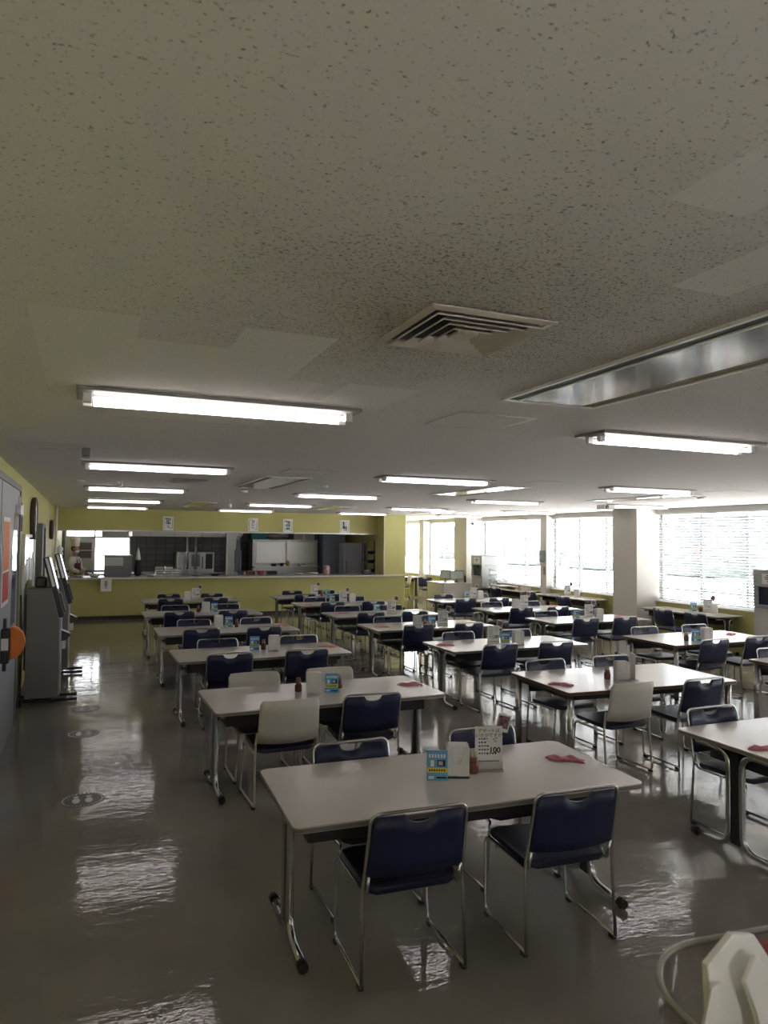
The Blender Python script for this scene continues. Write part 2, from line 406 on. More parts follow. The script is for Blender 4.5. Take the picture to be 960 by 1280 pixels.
for i, (y0, y1) in enumerate(BAYS):
    f = newbm(); X0, X1 = XW+.13, XW+.19
    box(f, X0, X1, y0, y0+.05, SILL, HEAD); box(f, X0, X1, y1-.05, y1, SILL, HEAD)
    box(f, X0, X1, y0+.05, y1-.05, SILL, SILL+.05); box(f, X0, X1, y0+.05, y1-.05, HEAD-.05, HEAD)
    for k in (1, 2):
        yy = y0+(y1-y0)*k/3; box(f, X0, X1, yy-.028, yy+.028, SILL+.05, HEAD-.05)
    w = struct('window_%d' % (i+1), f, M_alu)
    obj('glass_pane', box(newbm(), XW+.158, XW+.163, y0+.05, y1-.05, SILL+.05, HEAD-.05), M_glass, w)
    rb = newbm(); tube(rb, [(XW+.115, y0, 1.06), (XW+.115, y1, 1.06)], .016)
    obj('safety_rail', rb, M_alu, w)
    obj('window_sill', box(newbm(), XW-.03, XW+.13, y0, y1, SILL, SILL+.02, .004), M_whitewall, w)
    # blind: fine tilted slats
    if i == 7: continue
    yb0, yb1 = y0+.02, y1-.02
    if i == 6: yb0 = y0+.02; yb1 = y1-.25
    t = thing('venetian_blind', 'white venetian blind, half tilted, across ' + BN[i], 'blind', (XW+.05, (yb0+yb1)/2, SILL), 0, 'window blinds')
    h = (yb1-yb0)/2; s = newbm(); z = .07
    tilt = R(-42 if i < 4 else -28)
    pitch = .052
    n = int((HEAD-SILL-.12)/pitch)
    for k in range(n):
        zc = .07+k*pitch
        dxs = .024*math.cos(tilt); dzs = .024*math.sin(tilt)
        pr_ = []
        for (ux, uz) in ((-1, 0), (-.35, .0028), (.35, .0028), (1, 0)):
            pr_.append((ux*dxs, zc+ux*dzs+uz))
        va = [s.verts.new((x, -h, z_)) for x, z_ in pr_]; vb = [s.verts.new((x, h, z_)) for x, z_ in pr_]
        for q in range(3):
            fc = s.faces.new((va[q], va[q+1], vb[q+1], vb[q])); fc.smooth = True
    so = obj('slats', s, M_slat, t)
    obj('headrail', box(newbm(), -.03, .03, -h, h, HEAD-SILL-.045, HEAD-SILL-.002, .004), M_white, t)
    obj('bottom_rail', box(newbm(), -.024, .024, -h, h, .03, .046, .004), M_white, t)
    for yy in (-h*.72, -h*.1, h*.62):
        c = newbm(); tube(c, [(-.028, yy, .04), (-.028, yy, HEAD-SILL-.04)], .0022, 5); obj('ladder_cord', c, M_white, t)
    c = newbm(); tube(c, [(-.04, h-.25, HEAD-SILL-.05), (-.045, h-.25, .45)], .005, 6); obj('tilt_wand', c, M_white, t)

# ------------------------------------------------------------------ outside
mg = mat('yard_concrete', (.60, .61, .62), .8, var=.05, vscale=.3)
mh = mat('hedge_leaf', (.040, .056, .050), .9, var=.35, vscale=1.5)
mb = mat('building_wall', (.12, .125, .135), .8); mbw = mat('building_glass', (.12, .15, .18), .2)
o = obj('yard_ground', box(newbm(), XW+.3, 120, -40, 180, -.75, -.6), mg); o['kind'] = 'structure'
o = obj('yard_ground', box(newbm(), -40, XW+.3, 25.75, 180, -.75, -.6), mg); o['kind'] = 'structure'
o = obj('yard_ground', box(newbm(), -40, XW+.3, -60, YB-.25, -.75, -.6), mg); o['kind'] = 'structure'
for k in range(10):
    yy = 8+k*11.5
    t = newbm(); ball(t, (0, 0, 0), 3.0, 4.3, 1.15+rnd.random()*.35, 4)
    for v in t.verts:
        f = 1+.13*math.sin(v.co.y*3+k)*math.cos(v.co.z*4+v.co.x*3)+.08*rnd.random(); v.co *= f
        v.co.z = max(v.co.z, -.5)
    tr = thing('hedge_tree', 'dark green clipped tree beyond the yard, seen through the blinds', 'tree', (46+rnd.uniform(-2, 2), yy, .0), 0, 'trees beyond the yard')
    obj('foliage', t, mh, tr)
    b2 = newbm(); tube(b2, [(0, 0, -.6), (0, 0, -.2)], .25); obj('trunk', b2, M_wood, tr)
for k, (x, y, w, d, h) in enumerate(((75, 60, 9, 22, 6.0), (80, 105, 8, 28, 7.5), (70, 145, 8, 14, 5.2))):
    t = thing('warehouse', ['pale low warehouse beyond the tree line, seen through the big window', 'wider pale warehouse far beyond the yard behind the trees', 'small pale building far off, seen past the alcove'][k], 'building', (x, y, -.6))
    obj('wall', box(newbm(), -w/2, w/2, -d/2, d/2, 0, h), mb, t)
    for q in range(4):
        yy = -d/2+d*(q+.5)/4; obj('window', box(newbm(), -w/2-.05, -w/2+.02, yy-d*.08, yy+d*.08, h*.45, h*.75), mbw, t)
    obj('roof', box(newbm(), -w/2-.3, w/2+.3, -d/2-.3, d/2+.3, h, h+.3), M_greymetal, t)
def stop_sign(x, y, label, sc_=1.):
    t = thing('road_sign', label, 'sign', (x, y, -.6), 0, 'stop signs outside')
    p = newbm(); tube(p, [(0, 0, 0), (0, 0, 2.55)], .035); obj('pole', p, M_alu, t)
    pl = newbm(); prism(pl, [(-.42, .36), (.42, .36), (0, -.38)], -.012, .012, M=up_facing_minus_x(-.05, 0, 2.15))
    pt = obj('sign_plate', pl, mat('sign_red', (.75, .05, .05), .4), t)
    obj('lettering', text_bm('止まれ', .2, up_facing_minus_x(-.066, 0, 2.32)), M_paper, pt)
stop_sign(25, 23.85, 'red inverted triangle stop sign outside the big window bay')
stop_sign(16.5, 37.2, 'red inverted triangle stop sign outside the alcove window')

# ------------------------------------------------------------------ table prototypes
def make_table(L=1.93, D=.87, edge=M_edge, name='dining_table'):
    t = thing(name, 'x', 'table')
    h = L/2; d = D/2
    top = newbm(); prism(top, rrect(-h, h, -d, d, .045), .672, .70, .004); 
    obj('tabletop', top, M_top, t)
    e = newbm(); prism(e, rrect(-h-.002, h+.002, -d-.002, d+.002, .047), .675, .694, .003); obj('edge_band', e, edge, t)
    for s in (-1, 1):
        x = s*(h-.075)
        lg = newbm()
        for q in (-1, 1):
            tube(lg, bend([(x, q*(d*.72), .645), (x, q*.05, .645), (x, q*.05, .035), (x, q*(d*.74), .030)], .11, 7), .021, 10)
        leg = obj('leg', lg, M_chrome, t)
        obj('leg_panel', box(newbm(), x-.012, x+.012, -.035, .035, .06, .64), M_legpanel, leg)
        for q in (-1, 1):
            cp = newbm(); tube(cp, [(x, q*(d*.74)-q*.012, .030), (x, q*(d*.74)+q*.03, .028)], .026, 10); lathe(cp, [(.014, 0), (.014, .02)], x, q*(d*.74), 10)
            obj('foot_cap', cp, M_dark, leg)
        br = newbm(); box(br, x-.03, x+.03, -d*.75, d*.75, .655, .672, .003); obj('bracket', br, M_dark, t)
    sh = newbm()
    box(sh, -h+.12, h-.12, -d*.55, d*.55, .545, .553); box(sh, -h+.12, h-.12, -d*.55-.006, -d*.55, .545, .64); box(sh, -h+.12, h-.12, d*.55, d*.55+.006, .545, .60)
    for s in (-1, 1): box(sh, s*(h-.12)-.004, s*(h-.12)+.004, -d*.55, d*.55, .545, .672)
    obj('under_shelf', sh, M_shelf, t)
    return t

def make_post_table(L=1.86, D=1.0):
    t = thing('dining_table', 'x', 'table')
    h = L/2; d = D/2
    obj('tabletop', prism(newbm(), rrect(-h, h, -d, d, .025), .670, .70, .003), M_top, t)
    obj('edge_band', prism(newbm(), rrect(-h-.002, h+.002, -d-.002, d+.002, .026), .672, .696, .002), M_brown, t)
    for sx in (-1, 1):
        for sy in (-1, 1):
            lg = newbm(); tube(lg, [(sx*(h-.06), sy*(d-.06), .02), (sx*(h-.06), sy*(d-.06), .67)], .03, 14)
            leg = obj('leg', lg, M_chrome, t)
            obj('foot_cap', lathe(newbm(), [(.02, 0), (.024, .004), (.024, .022)], sx*(h-.06), sy*(d-.06), 12), M_dark, leg)
    a = newbm()
    for sy in (-1, 1): box(a, -h+.1, h-.1, sy*(d-.06)-.01, sy*(d-.06)+.01, .62, .67)
    for sx in (-1, 1): box(a, sx*(h-.06)-.01, sx*(h-.06)+.01, -d+.1, d-.1, .62, .67)
    obj('apron', a, M_legpanel, t)
    return t

proto_t = make_table()
proto_w = make_table(1.9, .66, M_edge)
proto_p = make_post_table()

ROW = dict(A='aisle row', B='middle row', C='window row')
ORD = ['front', 'second', 'third', 'fourth', 'fifth', 'sixth', 'last']
TAB = {}   # key -> (x, y, D)
for k, y in enumerate((3.55, 5.85, 8.18, 10.32, 12.66, 15.28)):
    TAB['A%d' % (k+1)] = (1.87 if k < 5 else 2.02, y)
for k, y in enumerate((3.46, 5.56, 7.85, 9.88, 11.68, 13.70, 15.57)):
    TAB['B%d' % k] = (4.80 if k != 2 else 4.93, y)
for k, y in enumerate((5.40, 7.46, 9.86, 11.68, 13.72)):
    TAB['C%d' % k] = (7.80, y)
def tname(k):
    n = int(k[1]) - (1 if k[0] == 'A' else 0)
    tot = dict(A=6, B=7, C=5)[k[0]]
    return ('last' if n == tot-1 else ORD[n]) + ' table of the ' + ROW[k[0]]
LOOK = dict(B1='brown-edged square-legged', C1='brown-edged', C0='brown-edged')
for k, (x, y) in TAB.items():
    rz = 0
    post = k in ('B1', 'C1', 'C0')
    if k == 'A1': rz = R(-2.5)
    if k == 'A2': rz = R(.8)
    if k == 'B1': rz = R(-3)
    if k == 'A3': rz = R(1.)
    n = tname(k).replace(' table of the ', ' in the ')
    lab = ('greige dining table with wood-brown edge and four post legs, ' if post else 'greige dining table with tubular chrome T legs, ') + n
    place(proto_p if post else proto_t, (x, y, 0), rz, lab, 'dining tables in rows')
WT = [(10.50, 10.33, 'narrow table against the window sill under the big bay beside the tea dispenser'),
      (10.50, 13.92, 'narrow table against the window sill just past the big pillar'),
      (10.50, 16.5, 'narrow table under the window holding the wire tray rack'),
      (10.50, 23.3, 'narrow table in the far alcove by the end window')]
for x, y, l in WT: place(proto_w, (x, y, 0), R(90), l, 'tables against the windows')

# ------------------------------------------------------------------ chairs
def panel_back(bm, w, z0, z1, ylow, yup, thick, notch=True, curve=.02, n=24, rc=.035, taper=0.):
    cols = []
    for i in range(n+1):
        u = -1+2*i/n; x = u*w/2
        zt = z1; zb = z0
        e = w/2-abs(x)
        if e < rc: zt = z1-rc+math.sqrt(max(0, rc*rc-(rc-e)**2))
        if notch and abs(x) < .075: zt = z1-.038*math.sqrt(max(0, 1-(x/.075)**2))-.004
        zb = z0+.012*u*u
        cy = curve*(u*u-1)          # edges come forward (towards +y)
        cols.append((x, zt, zb, cy))
    grid = []
    for x, zt, zb, cy in cols:
        f = []; b = []
        for j in range(5):
            z = zb+(zt-zb)*j/4; tt = (z-z0)/(z1-z0); y = ylow+(yup-ylow)*tt+cy
            xx = x*(1-taper*tt)
            f.append(bm.verts.new((xx, y+thick/2, z))); b.append(bm.verts.new((xx, y-thick/2, z)))
        grid.append((f, b))
    for i in range(n):
        for j in range(4):
            for s in (0, 1):
                q = (grid[i][s][j], grid[i+1][s][j], grid[i+1][s][j+1], grid[i][s][j+1])
                fc = bm.faces.new(q if s == 1 else q[::-1]); fc.smooth = True
        bm.faces.new((grid[i][0][4], grid[i+1][0][4], grid[i+1][1][4], grid[i][1][4]))
        bm.faces.new((grid[i][1][0], grid[i+1][1][0], grid[i+1][0][0], grid[i][0][0]))
    for i in (0, n):
        for j in range(4):
            bm.faces.new((grid[i][0][j], grid[i][0][j+1], grid[i][1][j+1], grid[i][1][j]))
    bmesh.ops.recalc_face_normals(bm, faces=bm.faces[:])
    return bm

def seat_bm(w=.455, y0=-.205, y1=.235, z=.392):
    b = newbm(); prism(b, rrect(-w/2, w/2, y0, y1, .05, 6), z, z+.032, .011, seg=3, smooth_side=True)
    for v in b.verts:
        u = v.co.x/(w/2); v.co.z += .010*u*u + .016*(v.co.y-y0)/(y1-y0) - .008*max(0, (v.co.y-.17)/.06)
    return b

def make_chair(kind):
    white = kind == 'white'
    t = thing('dining_chair', 'x', 'chair')
    fm = M_creamtube if white else M_chrome
    r = .0085
    W = .245
    obj('seat', seat_bm(), M_navyseat, t)
    if white:
        obj('backrest', panel_back(newbm(), .475, .47, .80, -.215, -.265, .014, False, .035, 24, .03, .045), M_white_shell, t)
        for s in (-1, 1):
            bt = newbm(); lathe(bt, [(.008, 0), (.006, .006)], 0, 0, 8, Matrix.Translation((s*.225, -.232, .545)) @ Matrix.Rotation(R(90), 4, 'X')); obj('bolt', bt, M_steel, t)
        top = .50
        for s in (-1, 1):
            b = newbm(); tube(b, bend([(s*W*.95, -.195, top+.05), (s*W, -.19, .40), (s*(W+.008), -.222, .020), (s*(W+.008), .222, .020), (s*(W-.012), .205, .388), (s*(W-.012), -.17, .380)], .035), .0095, 8)
            obj('sled_frame', b, fm, t)
            for yy in (-.20, .19):
                g = newbm(); box(g, s*(W+.008)-.012, s*(W+.008)+.012, yy-.02, yy+.02, 0, .017, .003); obj('glide', g, M_dark, t)
    else:
        obj('backrest', panel_back(newbm(), .462, .485, .775, -.222, -.272, .016, True, .022), M_navy, t)
        # rear hoop: both rear legs and the rail over the back
        hp = bend([(W+.010, -.228, .020), (W+.002, -.205, .44), (W-.006, -.232, .56), (W-.010, -.282, .787), (-W+.010, -.282, .787), (-W+.006, -.232, .56), (-W-.002, -.205, .44), (-W-.010, -.228, .020)], .05, 6)
        b = newbm(); tube(b, hp, r, 8); obj('back_hoop', b, fm, t)
        for s in (-1, 1):
            b = newbm(); tube(b, bend([(s*(W-.02), -.225, .50), (s*(W-.018), -.20, .395), (s*(W-.015), .215, .400), (s*(W-.004), .225, .375), (s*(W+.006), .205, .020), (s*(W+.010), -.228, .020)], .03), r, 8)
            obj('sled_frame', b, fm, t)
            for yy in (-.205, .18):
                g = newbm(); box(g, s*(W+.008)-.012, s*(W+.008)+.012, yy-.02, yy+.02, 0, .017, .003); obj('glide', g, M_dark, t)
    c = newbm(); tube(c, [(-W+.01, .12, .383), (W-.01, .12, .383)], .008, 8); obj('cross_bar', c, fm, t)
    return t

proto_c = make_chair('navy'); proto_cw = make_chair('white')
WHITE = {('A2', 0, 0), ('A2', 1, 0), ('A2', 1, 1), ('B1', 0, 0)}
OFF = dict(A=((-.45, .41), (-.37, .52)), B=((-.42, .40), (-.42, .40)), C=((-.50, .28), (-.45, .45)))
SKIP = {('C0', 0, 0), ('C0', 0, 1), ('B0', 1, 1), ('B0', 0, 1), ('C0', 1, 1)}
OV = {('A2', 0, 1): (2.11, 0), ('A2', 1, 0): (1.41, 0), ('A2', 1, 1): (2.11, 0), ('B1', 0, 0): (4.335, 0), ('B1', 0, 1): (5.115, 0), ('B1', 1, 0): (4.35, 0), ('B1', 1, 1): (5.17, 0),
      ('B2', 0, 0): (4.49, 0), ('B2', 0, 1): (5.27, 0), ('B2', 1, 0): (4.55, 0), ('B2', 1, 1): (5.43, 0), ('B0', 1, 0): (4.29, 0), ('A3', 1, 1): (2.46, 0), ('C1', 1, 1): (8.30, 0), ('A6', 0, 1): (2.43, 0), ('A6', 0, 0): (1.56, 0)}
for k, (tx, ty) in TAB.items():
    for far in (0, 1):
        for s in (0, 1):
            if (k, far, s) in SKIP: continue
            x = tx+OFF[k[0]][far][s]+rnd.uniform(-.02, .02); 
            if (k, far, s) in OV: x = OV[(k, far, s)][0]
            dn = .33; df = .245
            if k == 'B1': dn = .42; df = .32
            if k in ('C1', 'C0'): dn = .40; df = .32
            y = ty-dn+rnd.uniform(-.025, .025) if not far else ty+df+rnd.uniform(-.01, .025)
            rz = (R(180) if far else 0)+R(rnd.uniform(-2, 2))
            if k == 'A1' and not far: x += (.03 if s == 0 else -.03)
            if k == 'A1': y = (3.24 if s == 0 else 3.19) if not far else 3.80; rz = R(180 if far else (-2.5 if s == 0 else -3.5))
            if (k, far, s) == ('B0', 0, 0): rz = R(-1)
            w = (k, far, s) in WHITE
            end = ('machine-side' if s == 0 else 'window-side') if k[0] == 'A' else ('aisle-side' if s == 0 else 'window-side')
            lab = ('ivory chair ' if w else 'navy chair ') + ('facing camera' if far else 'with back to camera') + ', %s place, ' % end + tname(k)
            place(proto_cw if w else proto_c, (x, y, 0), rz, lab, 'dining chairs around the tables')
for (x, y, a, l) in ((9.95, 10.12, -90, 'navy chair facing the big window bay, one nearer the pillar'), (9.95, 9.38, -88, 'navy chair facing the big window bay, one nearer the tea dispenser'),
                  (9.98, 13.10, -90, 'navy chair facing the window just past the big pillar, end by the pillar'), (9.98, 14.35, -91, 'navy chair facing the window past the big pillar, end by the grey switch pier'),
                  (9.95, 15.9, -86, 'navy chair in front of the tray rack table beside the switch pier')):
    place(proto_c, (x, y, 0), R(a), l, 'chairs at the window tables')
o = place(proto_c, (10.05, 20.6, 0), R(170), 'dark chair in the far alcove behind the monitor desk', 'alcove chairs')
o = place(proto_cw, (9.75, 21.9, 0), R(80), 'ivory chair in the far alcove beside the end table', 'alcove chairs')

# ------------------------------------------------------------------ table-top things
TZ = .70
def make_napkin():
    t = thing('napkin_holder', 'x', 'napkin holder')
    b = newbm()
    prism(b, [(-.062, .048), (-.062, -.048), (.062, -.048), (.062, .048)], 0, .012)
    # front and back plates with a rounded thumb cut-out
    def plate(y, notch):
        pts = [(-.062, .0), (.062, .0), (.058, .172)]
        if notch:
            for i in range(9):
                a = math.pi*i/8; pts.append((.026*math.cos(a), .172-.10*math.sin(a)**.6))
        pts.append((-.058, .172))
        prism(b, pts, -.002, .002, M=up_facing_minus_y(0, y, .0))
    plate(-.046, True); plate(.046, False)
    for s in (-1, 1): box(b, s*.060-.002, s*.060+.002, -.046, .046, 0, .165)
    obj('holder_case', b, M_white, t)
    obj('napkin_paper', box(newbm(), -.052, .052, -.038, .038, .012, .176, .006), M_paper, t)
    return t
def make_card():
    t = thing('table_tent_card', 'x', 'table card')
    b = newbm(); prism(b, [(-.028, 0), (.028, 0), (.004, .155), (-.004, .155)], -.056, .056, M=Matrix.Rotation(R(90), 4, 'Z') @ Matrix.Rotation(R(90), 4, 'X'))
    o = obj('card', b, M_blue, t)
    tl = Matrix.Rotation(R(-9), 4, 'X')
    def strip(name, x0, x1, z0, z1, m, d=.0012):
        q = newbm(); box(q, x0, x1, -.0285-d, -.0285+.001, z0, z1)
        for v in q.verts: v.co.y += v.co.z*.024/.155
        return obj(name, q, m, o)
    strip('yellow_band', -.056, .056, .042, .066, M_yellow)
    strip('white_figure', -.036, -.018, .072, .104, M_paper); strip('phone_picture', .0, .044, .074, .106, M_ink)
    strip('phone_screen', .006, .03, .08, .1, mat('photo_grey', (.45, .4, .4), .5), .002)
    q = newbm()
    for i in range(6): box(q, -.046+i*.016, -.046+i*.016+.010, -.031, -.029, .118, .118+.018)
    for v in q.verts: v.co.y += v.co.z*.024/.155
    obj('heading_strokes', q, M_paper, o)
    q = newbm()
    for i in range(7): box(q, -.045+i*.013, -.045+i*.013+.008, -.031, -.0295, .049, .059)
    for v in q.verts: v.co.y += v.co.z*.024/.155
    obj('band_strokes', q, M_ink, o)
    strip('footer_bar', -.004, .048, .012, .020, M_ink); strip('footer_mark', -.048, -.018, .010, .024, M_paper)
    return t
def make_shaker():
    t = thing('spice_shaker', 'x', 'shaker')
    obj('jar', lathe(newbm(), [(.026, 0), (.030, .006), (.030, .052), (.024, .062), (.022, .07)], 0, 0, 16), M_amber, t)
    obj('cap', lathe(newbm(), [(.024, .068), (.024, .084), (.018, .09)], 0, 0, 16), mat('cap_brown', (.25, .13, .08), .4), t)
    s = newbm()
    for i in range(5):
        a = i*2*math.pi/5; tube(s, [(.014*math.cos(a), .014*math.sin(a), .088), (.016*math.cos(a), .016*math.sin(a), .118)], .003, 6)
    obj('toothpick', s, mat('toothpick_wood', (.5, .33, .2), .7), t)
    return t
def make_menu():
    t = thing('menu_stand', 'x', 'menu stand')
    ba = newbm(); box(ba, -.082, .082, -.04, .03, 0, .006, .002); box(ba, -.082, .082, -.004, .004, .006, .05)
    obj('acrylic_base', ba, M_acrylic, t)
    p = newbm(); box(p, -.078, .078, -.0025, .0025, .008, .246); sh = obj('menu_sheet', p, M_paper, t)
    obj('heading_lettering', text_bm('デザートは\nいかがですか', .0255, up_facing_minus_y(0, -.0032, .208), .0004), M_ink, sh)
    obj('price_lettering', text_bm('100', .044, up_facing_minus_y(.035, -.0032, .112), .0006, bold=.0012), M_ink, sh)
    q = newbm(); rr = random.Random(3)
    for row, z in enumerate((.172, .152, .132, .112, .090)):
        x = -.058
        while x < (-.01 if row < 4 else .05):
            w = rr.uniform(.006, .012); box(q, x, x+w, -.0034, -.0026, z+rr.uniform(0, .003), z+.009); x += w+.006
    x = -.058
    while x < .058: w = rr.uniform(.004, .01); box(q, x, x+w, -.0034, -.0026, .05, .056); x += w+.003
    for a, b_ in ((.022, .172), (.034, .178), (.03, .160)): box(q, a, a+.016, -.0034, -.0026, b_, b_+.003)
    obj('handwritten_strokes', q, M_ink, sh)
    ph = newbm(); prism(ph, rrect(-.038, .038, -.05, .05, .004, 2), -.001, .001, M=up_facing_minus_y(.085, .006, .262) @ Matrix.Rotation(R(-14), 4, 'Z'))
    pc = obj('photo_card', ph, M_paper, t)
    pi = newbm(); prism(pi, [(-.031, -.03), (.031, -.03), (.031, .04), (-.031, .04)], -.0008, .0008, M=up_facing_minus_y(.085, .0045, .262) @ Matrix.Rotation(R(-14), 4, 'Z'))
    obj('photo_print', pi, M_photo, pc)
    return t
def make_cloth(seed):
    r2 = random.Random(seed); b = newbm(); nx, ny = 16, 8
    v = [[None]*(ny+1) for _ in range(nx+1)]
    for lay in (0, 1):
        pass
    for i in range(nx+1):
        for j in range(ny+1):
            u = i/nx; w = j/ny
            x = (u-.5)*.21+.012*math.sin(w*7+seed); y = (w-.5)*.085+.01*math.sin(u*9+seed*2)
            e = min(u, 1-u, w, 1-w)
            z = .006+.012*min(1, e*6)*(.7+.5*math.sin(u*14+w*5+seed))+.004*math.sin(w*20)
            v[i][j] = b.verts.new((x, y, max(.002, z) if e > 0 else .001))
    for i in range(nx):
        for j in range(ny):
            f = b.faces.new((v[i][j], v[i+1][j], v[i+1][j+1], v[i][j+1])); f.smooth = True
    rim = [v[i][0] for i in range(nx+1)]+[v[nx][j] for j in range(1, ny+1)]+[v[i][ny] for i in range(nx-1, -1, -1)]+[v[0][j] for j in range(ny-1, 0, -1)]
    b.faces.new(rim[::-1])
    return b
P_n, P_b, P_s, P_m = make_napkin(), make_card(), make_shaker(), make_menu()
PR = dict(n=(P_n, 'white napkin holder', 'napkin holders on the tables'), b=(P_b, 'blue and yellow folded card', 'blue cards on the tables'),
          s=(P_s, 'brown spice and toothpick shaker', 'shakers on the tables'), m=(P_m, 'handwritten dessert menu stand with photo card', 'menu stands on the tables'))
SETS = dict(
    A1=[('b', 1.79, 3.53), ('n', 1.92, 3.54), ('s', 2.025, 3.55), ('m', 2.13, 3.56)],
    A2=[('n', 1.80, 5.84), ('b', 1.95, 5.83), ('s', 1.69, 5.94), ('s', 2.06, 5.96)],
    A3=[('b', 1.83, 8.30), ('s', 1.93, 8.28), ('n', 2.03, 8.19)],
    A4=[('n', 1.79, 10.52), ('b', 1.93, 10.49), ('s', 2.04, 10.46)],
    A5=[('s', 1.82, 12.75), ('n', 1.94, 12.73), ('b', 2.08, 12.70)],
    A6=[('n', 1.95, 15.24), ('m', 2.11, 15.22)],
    B6=[('m', 4.76, 15.54), ('s', 4.925, 15.49), ('b', 5.02, 15.38)],
    B5=[('b', 4.60, 13.80), ('m', 4.80, 13.70), ('n', 5.05, 13.85)],
    B4=[('b', 4.74, 11.74), ('m', 4.92, 11.50)],
    B3=[('n', 4.55, 9.66), ('s', 4.66, 9.62), ('b', 4.76, 9.60), ('m', 4.92, 9.55)],
    B2=[('m', 4.66, 7.69), ('b', 4.84, 7.71), ('n', 5.01, 7.68)],
    B1=[('s', 4.58, 5.50), ('n', 4.68, 5.42), ('m', 4.79, 5.40)],
    C1=[('s', 7.34, 7.26), ('b', 7.46, 7.21), ('n', 7.61, 7.18)],
    C2=[('b', 7.62, 9.93), ('m', 7.78, 9.80), ('n', 7.94, 9.74)],
    C3=[('n', 7.64, 11.80), ('m', 7.82, 11.78)],
    C4=[('b', 7.79, 14.02), ('m', 7.95, 13.98), ('n', 8.11, 13.96)])
for k, lst in SETS.items():
    seen = 0
    for (c, x, y) in lst:
        pr_, nm, grp = PR[c]
        l = nm+' on the '+tname(k)
        if k == 'A2' and c == 's':
            l = 'brown spice shaker '+('half behind the napkin holder' if seen == 0 else 'just behind the blue card')+', second table of aisle row'; seen += 1
        rz = R(-12+rnd.uniform(-10, 10))
        if k == 'A1': rz = R(-24 if c != 'm' else -17)
        if k == 'B1' and c == 'm': rz = R(68)
        if k == 'C2' and c == 'm': rz = R(-10)
        place(pr_, (x, y, TZ), rz, l, grp)
for (c, x, y, a) in (('b', 10.62, 10.32, -90), ('s', 10.66, 10.19, 0), ('m', 10.68, 10.04, -80), ('n', 10.66, 9.88, -88)):
    pr_, nm, grp = PR[c]; place(pr_, (x, y, TZ), R(a+35), nm+' on the window table beside the tea dispenser', grp)
for (c, x, y, a) in (('m', 10.66, 14.22, -60), ('n', 10.62, 13.80, -60)):
    pr_, nm, grp = PR[c]; place(pr_, (x, y, TZ), R(a), nm+' on the window table past the big pillar', grp)
CL = dict(A1=(2.66, 3.57, -38), A2=(2.70, 5.88, -8), A3=(2.70, 8.26, -25), A4=(2.70, 10.45, -20), B0=(3.99, 3.30, -30), B1=(3.99, 5.42, -42), B2=(4.10, 7.90, -20), B3=(4.06, 9.84, -20), B4=(4.10, 11.80, -15),
          B5=(4.02, 13.6, -10), C1=(8.46, 7.56, 20), C2=(8.60, 10.02, 10), C3=(8.60, 11.95, 8))
protos = [obj('dish_cloth', make_cloth(s), M_pink) for s in (1, 2)]
for p in protos: tag(p, 'x', 'cloth')
for i, (k, (x, y, a)) in enumerate(CL.items()):
    p = protos[0 if k in ('A1', 'A2', 'B2', 'B4', 'C2') else 1]
    place(p, (x, y, TZ), R(a), 'folded pink dish cloth on the '+tname(k), 'pink dish cloths')

# ------------------------------------------------------------------ ceiling things
def make_light():
    t = thing('fluorescent_light', 'x', 'ceiling light')
    b = newbm(); box(b, -.69, .69, -.145, .145, -.018, 0, .004); prism(b, [(-.03, -.018), (.03, -.018), (.022, -.026), (-.022, -.026)], -.675, .675, M=Matrix.Rotation(R(90), 4, 'Z') @ Matrix.Rotation(R(90), 4, 'X'))
    obj('housing', b, mat('fixture_enamel', (.30, .28, .26), .5), t)
    for s in (-1, 1):
        u = newbm(); tube(u, [(-.615, s*.056, -.046), (.615, s*.056, -.046)], .0125, 12); obj('fluorescent_tube', u, M_tube, t)
        for e in (-1, 1):
            k = newbm(); box(k, e*.642-.02, e*.642+.02, s*.056-.017, s*.056+.017, -.062, -.016, .004); obj('tube_socket', k, M_white, t)
    return t
PL = make_light()
LX = [.63, 3.58, 6.62, 9.5]; LY = [3.64, 7.15, 10.55, 14.1, 17.45]
RN = ['front', 'second', 'third', 'fourth', 'last']; CN = ['over the aisle row', 'over the middle row', 'over the window row', 'beside the windows']
for c, x in enumerate(LX):
    for r, y in enumerate(LY):
        if c == 3 and r < 2: continue
        if c == 2 and r == 0: continue
        place(PL, (x, y, CZ), 0, 'lit twin-tube ceiling light %s, %s from the camera' % (CN[c], RN[r]+' one'), 'twin-tube ceiling lights')
for c, x in enumerate(LX):  # grid row out of frame, added to light the near room
    place(PL, (x, .15, CZ), 0, 'lit twin-tube ceiling light %s, added out of frame above the camera' % CN[c], 'twin-tube ceiling lights')

def make_slot(Ls=1.95, Ws=.54):
    t = thing('ceiling_air_panel', 'x', 'ceiling air unit')
    h = Ls/2; w = Ws/2
    fr = newbm(); box(fr, -w, -w+.016, -h, h, -.012, 0); box(fr, w-.016, w, -h, h, -.012, 0); box(fr, -w, w, -h, -h+.016, -.012, 0); box(fr, -w, w, h-.016, h, -.012, 0)
    obj('frame', fr, M_white, t)
    obj('air_slot', box(newbm(), -w+.016, -w+.08, -h+.016, h-.016, -.004, 0), M_black, t)
    obj('slot_lip', box(newbm(), -w+.08, -w+.092, -h+.016, h-.016, -.010, 0), M_white, t)
    obj('gloss_panel', box(newbm(), -w+.092, w-.09, -h+.016, h-.016, -.007, 0), M_mirror, t)
    obj('return_strip', box(newbm(), w-.09, w-.016, -h+.016, h-.016, -.004, 0), mat('beige_grille', (.30, .25, .17), .5), t)
    return t
PSL = make_slot()
